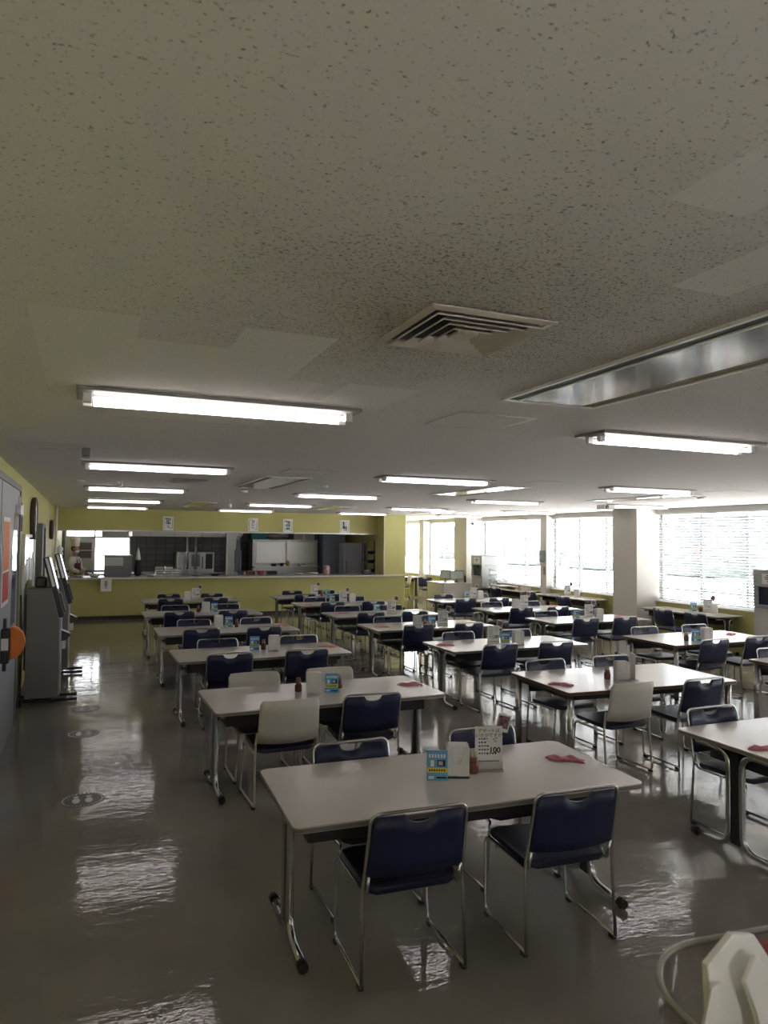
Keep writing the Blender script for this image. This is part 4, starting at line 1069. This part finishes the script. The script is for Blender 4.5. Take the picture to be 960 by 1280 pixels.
for z, l in ((1.0, 'bottom'), (1.27, 'middle'), (1.54, 'top')):
    q = kthing('crockery_tub', 'dark tub of crockery on the %s board of the kitchen shelf rack' % l, 'tub', (7.95, 20.2, z+.002), 'crockery tubs'); obj('tub_body', lathe(newbm(), [(.10, 0), (.14, .10), (.13, .10), (.09, .012)], 0, 0, 16), M_black, q); obj('dish', lathe(newbm(), [(.05, .03), (.10, .12), (.09, .12)], 0, 0, 16), M_white, q)
for (x, y, l, cup) in ((.20, 18.75, 'small white dish on the counter beside the chef', 0), (1.5, 18.8, 'flat steel pan on the counter next to the cone', 0), (2.62, 18.9, 'low steel dish rack on the counter past the food containers', 0), (3.1, 18.9, 'long black griddle tray on the counter before the oven', 0), (5.3, 18.85, 'flat pale tray on the counter below the green sign', 0), (5.75, 18.9, 'shallow bowl of garnish on the counter below the cabinet', 0), (6.13, 18.9, 'tall glass jar of red and white sachets on the counter', 1), (7.3, 18.9, 'small dark box on the counter near the post', 2), (-.16, 18.85, 'short stack of pale bowls on the counter under the chef', 0)):
    q = kthing('counter_dish' if not cup else 'counter_jar', l, 'dish' if not cup else 'jar', (x, y, CT))
    if cup == 1: obj('jar_body', lathe(newbm(), [(.08, 0), (.09, .02), (.09, .2), (.07, .23)], 0, 0, 16), mat('jar_mix', (.45, .28, .25), .3, var=.8, vscale=25), q); obj('jar_lid', lathe(newbm(), [(.075, .23), (.075, .25)], 0, 0, 16), M_white, q)
    elif cup == 2: obj('box_body', box(newbm(), -.12, .12, -.1, .1, 0, .10, .006), M_black, q); obj('paper_slip', box(newbm(), -.06, .1, -.08, .08, .10, .112), M_paper, q)
    else:
        m_ = M_black if 'black' in l else (M_steel if 'steel' in l else M_white); obj('dish_body', lathe(newbm(), [(.07, 0), (.15, .05), (.145, .055), (.06, .012)], 0, 0, 18), m_, q); obj('food', ball(newbm(), (0, 0, .03), .10, .10, .022, 2), mat('food_mix', (.25, .18, .15), .8, var=.8, vscale=30), q)
wr = kthing('pan_rack', 'steel wall rack of pans behind the chef by the kitchen window', 'rack', (-.05, 23.6, 0)); b = newbm()
for sx in (-.25, .25): box(b, sx-.012, sx+.012, -.012, .012, .86, 1.9)
obj('uprights', b, M_steel, wr)
for z in (1.3, 1.55, 1.85): obj('rack_board', box(newbm(), -.27, .27, -.15, .2, z, z+.02), M_steel, wr)
for z, l in ((1.32, 'lower'), (1.57, 'upper')):
    q = kthing('storage_bin', 'brown grey storage bin on the %s board of the wall rack behind the chef' % l, 'bin', (-.05, 23.6, z+.002), 'rack bins'); obj('bin_body', box(newbm(), -.2, .2, -.12, .15, 0, .2, .01), mat('bin_brown', (.16, .13, .12), .6), q); obj('rim', box(newbm(), -.21, .21, -.13, .16, .2, .215, .004), M_dark, q)
kl = kthing('kitchen_light', 'twin-tube kitchen ceiling light hidden over the work bench', 'ceiling light', (2.2, 20.7, CZ-.0)); obj('housing', box(newbm(), -.65, .65, -.1, .1, -.05, 0, .004), M_white, kl)
b = newbm(); tube(b, [(-.6, 0, -.07), (.6, 0, -.07)], .016); obj('fluorescent_tube', b, M_tube, kl)
for q_, (x_, l_) in enumerate(((.3, 'added twin-tube kitchen ceiling light over the chef'), (3.9, 'added twin-tube kitchen ceiling light by the kitchen column'), (7.0, 'added twin-tube kitchen ceiling light before the lockers'))):
    k3 = dup(kl); k3.location = (x_, 19.8 if q_ == 0 else 20.2, CZ); k3['label'] = l_; k3['group'] = 'added kitchen ceiling lights'  # unseen fixtures, added to brighten the chef and the kitchen
k2 = dup(kl); k2.location = (5.9, 20.7, CZ); k2['label'] = 'twin-tube kitchen ceiling light before the steel cabinet doors'
wb = kthing('hanging_bag', 'crumpled white bag hanging at the corner of the serving opening', 'bag', (-.585, 18.75, 1.5)); b = newbm(); ball(b, (0, 0, .12), .075, .06, .14)
for v in b.verts: v.co.x *= 1+.25*math.sin(v.co.z*40+v.co.y*30)
obj('bag_body', b, M_paper, wb); b = newbm(); tube(b, [(0, 0, .25), (-.05, 0, .40), (-.12, 0, .42)], .006, 6); obj('bag_loop', b, M_paper, wb)

# ------------------------------------------------------------------ chef
def skin(name, verts, edges, radii, m, parent, sub=2, root=0):
    me = bpy.data.meshes.new(name); me.from_pydata([Vector(v) for v in verts], edges, []); me.update()
    o = bpy.data.objects.new(name, me); COL.objects.link(o)
    md = o.modifiers.new('skin', 'SKIN'); md.use_smooth_shade = True
    for i, r in enumerate(radii):
        d = me.skin_vertices[0].data[i]; d.radius = (r, r) if isinstance(r, (int, float)) else r; d.use_root = (i == root)
    if sub: s = o.modifiers.new('sub', 'SUBSURF'); s.levels = sub; s.render_levels = sub
    dg = bpy.context.evaluated_depsgraph_get(); dg.update()
    m2 = bpy.data.meshes.new_from_object(o.evaluated_get(dg)); 
    for p in m2.polygons: p.use_smooth = True
    bpy.data.objects.remove(o); bpy.data.meshes.remove(me)
    q = bpy.data.objects.new(name, m2); COL.objects.link(q); q.parent = parent; m2.materials.clear(); m2.materials.append(m)
    return q
ch = thing('person', 'chef in white coat, tall white hat and dark red apron behind the counter', 'person', (-.27, 20.1, 0), R(-90-24))
# local: faces +y
BV = [(0, 0, .92), (0, .0, 1.10), (0, .0, 1.28), (0, -.01, 1.40), (0, -.005, 1.47), (0, .01, 1.53), (0, .02, 1.60), (0, .022, 1.68), (0, .015, 1.74),
      (.19, -.01, 1.40), (.24, .03, 1.14), (.17, .25, 1.06), (.14, .31, 1.05), (-.19, -.01, 1.40), (-.24, .03, 1.14), (-.17, .25, 1.08), (-.14, .31, 1.08),
      (.09, 0, .88), (.10, .02, .48), (.10, -.01, .10), (.10, .13, .035), (-.09, 0, .88), (-.10, .02, .48), (-.10, -.01, .10), (-.10, .13, .035)]
BE = [(0, 1), (1, 2), (2, 3), (3, 4), (4, 5), (5, 6), (6, 7), (7, 8), (3, 9), (9, 10), (10, 11), (11, 12), (3, 13), (13, 14), (14, 15), (15, 16), (0, 17), (17, 18), (18, 19), (19, 20), (0, 21), (21, 22), (22, 23), (23, 24)]
BRd = [(.15, .10), (.14, .095), (.15, .105), (.13, .085), .055, .052, .068, .085, .07, .06, .045, .034, .026, .06, .045, .034, .026, .08, .058, .042, .035, .08, .058, .042, .035]
skin('body', BV, BE, BRd, M_skin, ch)
coatm = mat('chef_coat', (.74, .73, .71), .8, bump=.2, bscale=30)
CV = [(0, 0, .80), (0, 0, .95), (0, 0, 1.12), (0, 0, 1.29), (0, -.01, 1.40), (0, -.004, 1.46), (.195, -.01, 1.40), (.245, .03, 1.14), (.175, .235, 1.065), (-.195, -.01, 1.40), (-.245, .03, 1.14), (-.175, .235, 1.085)]
CE = [(0, 1), (1, 2), (2, 3), (3, 4), (4, 5), (4, 6), (6, 7), (7, 8), (4, 9), (9, 10), (10, 11)]
skin('coat', CV, CE, [(.18, .13), (.175, .125), (.165, .12), (.175, .13), (.165, .115), .072, .09, .07, .054, .09, .07, .054], coatm, ch, root=1)
tr = mat('trousers_dark', (.03, .03, .035), .8)
skin('trousers', [(0, 0, .90), (.09, 0, .86), (.10, .02, .48), (.10, -.01, .10), (-.09, 0, .86), (-.10, .02, .48), (-.10, -.01, .10)], [(0, 1), (1, 2), (2, 3), (0, 4), (4, 5), (5, 6)], [(.16, .11), .095, .072, .06, .095, .072, .06], tr, ch)
for s in (-1, 1):
    b = newbm(); ball(b, (s*.10, .06, .045), .05, .135, .045); obj('shoe', b, M_dark, ch)
apm = mat('apron_dark_red', (.10, .015, .02), .8)
b = newbm(); 
cols = []
for i in range(11):
    u = -1+2*i/10; a = u*1.15
    f_ = []; k_ = []
    for z, rx, ry in ((.55, .19, .14), (.80, .19, .14), (1.0, .185, .138), (1.15, .175, .135), (1.30, .13, .14)):
        f_.append(b.verts.new((rx*math.sin(a), ry*math.cos(a)+.012, z))); k_.append(b.verts.new((rx*math.sin(a)*.96, ry*math.cos(a)+.002, z)))
    cols.append((f_, k_))
for i in range(10):
    for j in range(4):
        q = b.faces.new((cols[i][0][j], cols[i+1][0][j], cols[i+1][0][j+1], cols[i][0][j+1])); q.smooth = True
        b.faces.new((cols[i][1][j+1], cols[i+1][1][j+1], cols[i+1][1][j], cols[i][1][j]))
    b.faces.new((cols[i][0][4], cols[i+1][0][4], cols[i+1][1][4], cols[i][1][4])); b.faces.new((cols[i][1][0], cols[i+1][1][0], cols[i+1][0][0], cols[i][0][0]))
for i in (0, 10):
    for j in range(4): b.faces.new((cols[i][0][j], cols[i][0][j+1], cols[i][1][j+1], cols[i][1][j]))
obj('apron', b, apm, ch)
b = newbm(); tube(b, bend([(.10, .125, 1.30), (.06, .06, 1.45), (0, -.08, 1.475), (-.06, .06, 1.45), (-.10, .125, 1.30)], .05), .009, 6); obj('apron_strap', b, M_ink, ch)
# hat, hair, face
hd_ = newbm(); lathe(hd_, [(.098, 1.725), (.101, 1.735), (.101, 1.80), (.112, 1.86), (.118, 1.91), (.105, 1.945), (.05, 1.955)], 0, .012, 20)
for v in hd_.verts:
    a = math.atan2(v.co.y-.012, v.co.x)
    if v.co.z > 1.81: v.co.x *= 1+.05*math.sin(a*10); v.co.y = .012+(v.co.y-.012)*(1+.05*math.sin(a*10))
obj('chef_hat', hd_, M_paper, ch)
hr = newbm(); ball(hr, (0, -.005, 1.675), .092, .092, .095)
for v in list(hr.verts):
    if v.co.y > .03 or v.co.z < 1.60: v.co = Vector((v.co.x*.8, min(v.co.y, .03)*.9, max(v.co.z, 1.60)))
obj('hair', hr, mat('hair_black', (.012, .010, .010), .5), ch)
for s in (-1, 1):
    b = newbm(); ball(b, (s*.032, .102, 1.665), .013, .007, .008, 2); obj('eye', b, M_paper, ch)
    b = newbm(); ball(b, (s*.032, .1075, 1.665), .006, .004, .006, 2); obj('pupil', b, M_ink, ch)
    b = newbm(); ball(b, (s*.088, .01, 1.655), .012, .022, .032, 2); obj('ear', b, M_skin, ch)
    b = newbm(); box(b, s*.032-.02, s*.032+.02, .098, .108, 1.688, 1.695, .002); obj('eyebrow', b, M_ink, ch)
b = newbm(); ball(b, (0, .112, 1.645), .014, .02, .022, 2); obj('nose', b, M_skin, ch)
b = newbm(); ball(b, (0, .088, 1.597), .02, .012, .006, 2); obj('mouth', b, mat('lip', (.3, .09, .08), .5), ch)
mk = newbm(); ball(mk, (0, .055, 1.59), .068, .055, .042); obj('face_mask', mk, M_white, ch)
gl = mat('glove_blue', (.04, .10, .28), .4)
for s in (1, -1):
    w = Vector((s*.14, .31, 1.05 if s > 0 else 1.08))
    hv = [w, w+Vector((-s*.01, .045, -.004)), w+Vector((-s*.012, .085, -.010))]; he = [(0, 1), (1, 2)]; hr_ = [.028, (.036, .018), (.034, .016)]
    for f_ in range(4):
        ofs = (-.027+.018*f_); ln = (.062, .072, .068, .052)[f_]
        base = hv[1]+Vector((ofs, .03, -.002)); k0 = len(hv)
        hv += [base, base+Vector((0, ln*.45, -.008)), base+Vector((0, ln*.8, -.028)), base+Vector((0, ln*.9, -.05))]
        he += [(1, k0), (k0, k0+1), (k0+1, k0+2), (k0+2, k0+3)]; hr_ += [.0095, .0088, .008, .007]
    k0 = len(hv); tb_ = hv[1]+Vector((-s*.034, -.01, -.006)); hv += [tb_, tb_+Vector((-s*.022, .028, -.012)), tb_+Vector((-s*.02, .052, -.026))]; he += [(1, k0), (k0, k0+1), (k0+1, k0+2)]; hr_ += [.012, .010, .008]
    skin('gloved_hand', hv, he, hr_, gl, ch, 1)

# ------------------------------------------------------------------ right side: dispensers, desk, rack
def make_dispenser():
    # faces -x
    t = thing('tea_dispenser', 'x', 'tea dispenser')
    body = mat('dispenser_grey', (.36, .37, .37), .4, var=.02, vscale=3)
    b = newbm(); box(b, 0, .50, -.30, .30, 0, .98, .012); box(b, .06, .50, -.30, .30, .98, 1.28, .004); box(b, -.02, .50, -.30, .30, 1.28, 1.56, .02)
    for s in (-1, 1): box(b, -.005, .08, s*.27-.03, s*.27+.03, .96, 1.30, .004)
    obj('cabinet', b, body, t)
    obj('dispensing_recess', box(newbm(), .052, .058, -.24, .24, .985, 1.275), mat('recess_navy', (.012, .018, .06), .4), t)
    obj('nozzle', lathe(newbm(), [(.02, 0), (.025, .05), (.03, .08)], .03, 0, 12, Matrix.Translation((0, 0, 1.20))), M_black, t)
    obj('drip_tray', box(newbm(), -.05, .06, -.2, .2, .965, .985, .004), M_steel, t)
    lb = obj('label_plate', box(newbm(), -.024, -.02, -.20, .12, 1.33, 1.50, .002), M_white, t)
    q = newbm()
    for z, w in ((1.465, .10), (1.435, .13), (1.405, .12), (1.372, .08)): box(q, -.026, -.0235, -w, w-.06, z, z+.014)
    obj('label_lines', q, M_teal, lb)
    obj('lower_door', box(newbm(), -.006, 0, -.28, .28, .08, .92, .004), mat('dispenser_door', (.44, .44, .43), .4), t)
    return t
PDi = make_dispenser()
place(PDi, (10.27, 8.40, 0), 0, 'grey tea dispenser with navy recess in front of the big window', 'tea dispensers')
place(PDi, (10.27, 17.87, 0), 0, 'grey tea dispenser beside the far white pillar', 'tea dispensers')
ds = thing('desk_cabinet', 'pale cabinet counter below the monitors in front of the far pillar', 'cabinet', (9.85, 18.72, 0))
obj('carcass', box(newbm(), -.48, .36, -.55, .5, 0, .74, .004), mat('cabinet_beige', (.52, .50, .45), .5), ds); obj('worktop', box(newbm(), -.5, .38, -.57, .52, .74, .765, .004), M_top, ds); obj('side_door', box(newbm(), -.486, -.48, -.5, .45, .06, .72), mat('cabinet_cream', (.60, .58, .52), .5), ds)
for (x, y, a, w, l) in ((9.72, 18.75, -55, .34, 'small flat monitor seen turned sideways on the pale cabinet'), (9.98, 18.50, -20, .40, 'flat monitor facing the room on the pale cabinet')):
    t = thing('monitor', l, 'monitor', (x, y, .767), R(a), 'monitors on the cabinet'); obj('stand', lathe(newbm(), [(.08, 0), (.08, .01), (.015, .02), (.015, .10)], 0, .02, 14), M_black, t)
    p = obj('panel', box(newbm(), -w/2, w/2, 0, .03, .08, .34, .005), M_black, t); obj('display', box(newbm(), -w/2+.012, w/2-.012, -.003, 0, .095, .325), mat('monitor_screen', (.42, .47, .48), .3), p)
bt = thing('thermos', 'slim black bottle beside the monitors on the pale cabinet', 'bottle', (10.15, 18.32, .767)); obj('bottle_body', lathe(newbm(), [(.03, 0), (.032, .18), (.02, .2)], 0, 0, 12), M_black, bt); obj('bottle_cap', lathe(newbm(), [(.02, .2), (.018, .24)], 0, 0, 12), M_greymetal, bt)
# wire tray rack on the window table
rk = thing('tray_rack', 'wire rack of four pale tray tiers on the window table', 'rack', (10.50, 16.95, TZ)); b = newbm()
for sx in (-.2, .2):
    for sy in (-.26, .26): tube(b, [(sx, sy, 0), (sx, sy, .52)], .006, 6)
obj('wire_uprights', b, M_chrome, rk)
for k, z in enumerate((.06, .20, .34, .48)):
    b = newbm(); prism(b, rrect(-.22, .22, -.30, .30, .04), z, z+.012, .003); tr_ = obj('tray', b, M_white, rk)
    b = newbm()
    for q in range(7): tube(b, [(-.2, -.26+q*.52/6, z-.004), (.2, -.26+q*.52/6, z-.004)], .003, 5)
    obj('tier_wire', b, M_chrome, tr_)
for k, (y, x) in enumerate(((17.40, 10.34), (17.36, 10.46), (17.41, 10.58))):
    t = thing('paper_cup', ('white upturned cup on the window table, aisle-most by the tray rack', 'white upturned cup on the window table, middle one by the tray rack', 'white upturned cup on the window table, closest to the glass')[k], 'cup', (x, y, TZ), 0, 'cups by the tray rack'); obj('cup_wall', lathe(newbm(), [(.04, 0), (.037, .05), (.03, .11)], 0, 0, 14), M_paper, t); obj('cup_base', lathe(newbm(), [(.03, .108), (.029, .112)], 0, 0, 14), M_white, t)
for k, (y, l, m_) in enumerate(((16.35, 'low basket of mixed packets on the window table beside the tray rack', mat('basket_brown', (.16, .10, .07), .7)), (15.95, 'flat pale basket on the window table near the slim pier', M_creamtube))):
    t = thing('basket', l, 'basket', (10.55, y, TZ), 0, 'baskets on the window table'); b = newbm(); box(b, -.14, .14, -.15, .15, 0, .008)
    for s in (-1, 1): box(b, s*.137-.004, s*.137+.004, -.15, .15, .008, .07); box(b, -.14, .14, s*.147-.004, s*.147+.004, .008, .07)
    obj('basket_shell', b, m_, t); obj('packets', ball(newbm(), (0, 0, .05), .11, .12, .05, 2), mat('packet_mix', (.45, .35, .3), .7, var=.8, vscale=25), t)
gb = thing('waste_bin', 'grey plastic waste bin below the far tea dispenser', 'bin', (9.95, 17.2, 0)); obj('bin_body', prism(newbm(), rrect(-.2, .2, -.16, .16, .04), 0, .62, .01), M_greymetal, gb); obj('bin_lid', prism(newbm(), rrect(-.21, .21, -.17, .17, .045), .62, .68, .012), M_black, gb)

# ------------------------------------------------------------------ clear napkin tub close to the camera
st = thing('wooden_pedestal', 'dark brown pedestal stand under the clear tub of paper napkins', 'stand', (.86, .62, 0)); obj('column', box(newbm(), -.06, .06, -.06, .06, .03, 1.22, .006), M_wood, st); obj('plinth', box(newbm(), -.18, .18, -.18, .18, 0, .03, .006), M_wood, st); obj('stand_top', prism(newbm(), rrect(-.19, .19, -.19, .19, .05), 1.22, 1.245, .004), M_wood, st)
tub = thing('napkin_tub', 'clear rounded plastic tub of folded paper napkins close to the camera', 'tub', (.875, .60, 1.2465), R(-6))
b = newbm(); o_ = rrect(-.195, .215, -.19, .20, .13, 10); i_ = rrect(-.190, .21, -.185, .195, .125, 10); n = len(o_)
vo0 = [b.verts.new((x, y, 0)) for x, y in o_]; vo1 = [b.verts.new((x, y, .175)) for x, y in o_]; vi1 = [b.verts.new((x, y, .175)) for x, y in i_]; vi0 = [b.verts.new((x, y, .005)) for x, y in i_]
for k in range(n):
    m_ = (k+1) % n
    for q in ((vo0[k], vo0[m_], vo1[m_], vo1[k]), (vo1[k], vo1[m_], vi1[m_], vi1[k]), (vi1[k], vi1[m_], vi0[m_], vi0[k])):
        f = b.faces.new(q); f.smooth = True
b.faces.new(vo0[::-1]); b.faces.new(vi0)
tw = obj('tub_wall', b, M_acrylic, tub)
b = newbm(); tube(b, [(x, y, .175) for x, y in o_]+[(*o_[0], .175)], .0045, 6); obj('tub_rim', b, mat('rim_grey', (.26, .25, .21), .4), tub)
def napkin(z0, pts, th, label, loc, rz, tiltx):
    t = thing('paper_napkin', label, 'napkin', loc, rz, 'napkins in the tub')
    b = newbm(); prism(b, pts, -th/2, th/2, .002, M=Matrix.Rotation(R(90+tiltx), 4, 'X')); obj('folded_sheet', b, M_paper, t)
    return t, b
napkin(0, [(-.054, 0), (.10, 0), (.096, .059), (.067, .155), (.039, .192), (-.002, .202), (-.054, .172)], .012, 'tall folded white napkin with angled top in the clear tub', (.850, .750, 1.252), R(2), -3)
napkin(0, [(-.088, 0), (-.084, .085), (-.060, .150), (-.046, .155), (-.040, 0)], .006, 'narrow white napkin corner poking out beside the tall one in the tub', (.850, .732, 1.252), R(-4), -2)
napkin(0, [(-.022, .160), (.004, .187), (.06, .132), (.10, .08), (.10, 0), (.03, 0), (-.002, .118)], .008, 'white napkin folded to a notch across the front of the bunch in the tub', (.852, .715, 1.252), R(6), -4)
rd = tag(obj('red_packet', prism(newbm(), rrect(-.05, .07, -.05, .09, .01), -.006, .006, .002, M=Matrix.Rotation(R(90), 4, 'X')), mat('packet_red', (.22, .035, .03), .5), None, (.945, .764, 1.335)), 'dark red packet standing behind the napkins in the clear tub', 'packet')

# ------------------------------------------------------------------ light
w = bpy.data.worlds.new('overcast'); sc.world = w; w.use_nodes = True
bg = w.node_tree.nodes['Background']; bg.inputs['Color'].default_value = (.96, .97, 1.0, 1); bg.inputs['Strength'].default_value = 3.6
for i, (y0, y1) in enumerate(BAYS):
    l = bpy.data.lights.new('window_portal', 'AREA'); l.shape = 'RECTANGLE'; l.size = y1-y0; l.size_y = HEAD-SILL; l.cycles.is_portal = True
    o = bpy.data.objects.new('window_portal', l); COL.objects.link(o); o.location = (XW+.24, (y0+y1)/2, (SILL+HEAD)/2); o.rotation_euler = Vector((-1, 0, 0)).to_track_quat('-Z', 'Z').to_euler()
    o.rotation_euler = (R(90), 0, R(90))
for xa, xb in FILL_WINDOWS:
    l = bpy.data.lights.new('window_portal', 'AREA'); l.shape = 'RECTANGLE'; l.size = xb-xa; l.size_y = 1.82; l.cycles.is_portal = True
    o = bpy.data.objects.new('window_portal', l); COL.objects.link(o); o.location = ((xa+xb)/2, YB-.19, 1.69); o.rotation_euler = (R(90), 0, R(180))
l = bpy.data.lights.new('window_portal', 'AREA'); l.shape = 'RECTANGLE'; l.size = 1.94; l.size_y = 1.44; l.cycles.is_portal = True
o = bpy.data.objects.new('window_portal', l); COL.objects.link(o); o.location = (.35, KB+.14, 1.64); o.rotation_euler = (R(-90), 0, 0)

sun = bpy.data.lights.new('sun', 'SUN'); sun.energy = 32.; sun.angle = R(1); sun.color = (1, .94, .86)
o = bpy.data.objects.new('sun', sun); COL.objects.link(o); o.rotation_euler = Vector((.62, .02, -.78)).to_track_quat('-Z', 'Y').to_euler()
# ------------------------------------------------------------------ camera
F, YAW, PIT, ROL = 896.4, .392513, .0375344, .0107163
fw = Vector((math.sin(YAW)*math.cos(PIT), math.cos(YAW)*math.cos(PIT), math.sin(PIT)))
ri = Vector((math.cos(YAW), -math.sin(YAW), 0)); up = ri.cross(fw)
r2 = ri*math.cos(ROL)+up*math.sin(ROL); u2 = up*math.cos(ROL)-ri*math.sin(ROL)
cam = bpy.data.cameras.new('camera'); co = bpy.data.objects.new('camera', cam); COL.objects.link(co)
Mx = Matrix((( r2.x, u2.x, -fw.x, 0), (r2.y, u2.y, -fw.y, 0), (r2.z, u2.z, -fw.z, 2.0), (0, 0, 0, 1)))
co.matrix_world = Mx
cam.sensor_fit = 'VERTICAL'; cam.sensor_height = 36; cam.lens = 36*F/1280; cam.clip_start = .05; cam.clip_end = 400
cam.dof.use_dof = True; cam.dof.focus_distance = 7.0; cam.dof.aperture_fstop = (36*F/1280/1000)/.0032
sc.camera = co
sc.view_settings.view_transform = 'Standard'; sc.view_settings.look = 'None'; sc.view_settings.gamma = 1; sc.view_settings.use_curve_mapping = False
sc.view_settings.exposure = 1.68
cy = sc.cycles; cy.max_bounces = 8; cy.diffuse_bounces = 5; cy.glossy_bounces = 4; cy.transparent_max_bounces = 12; cy.transmission_bounces = 4
cy.sample_clamp_indirect = 8; cy.caustics_reflective = False; cy.caustics_refractive = False
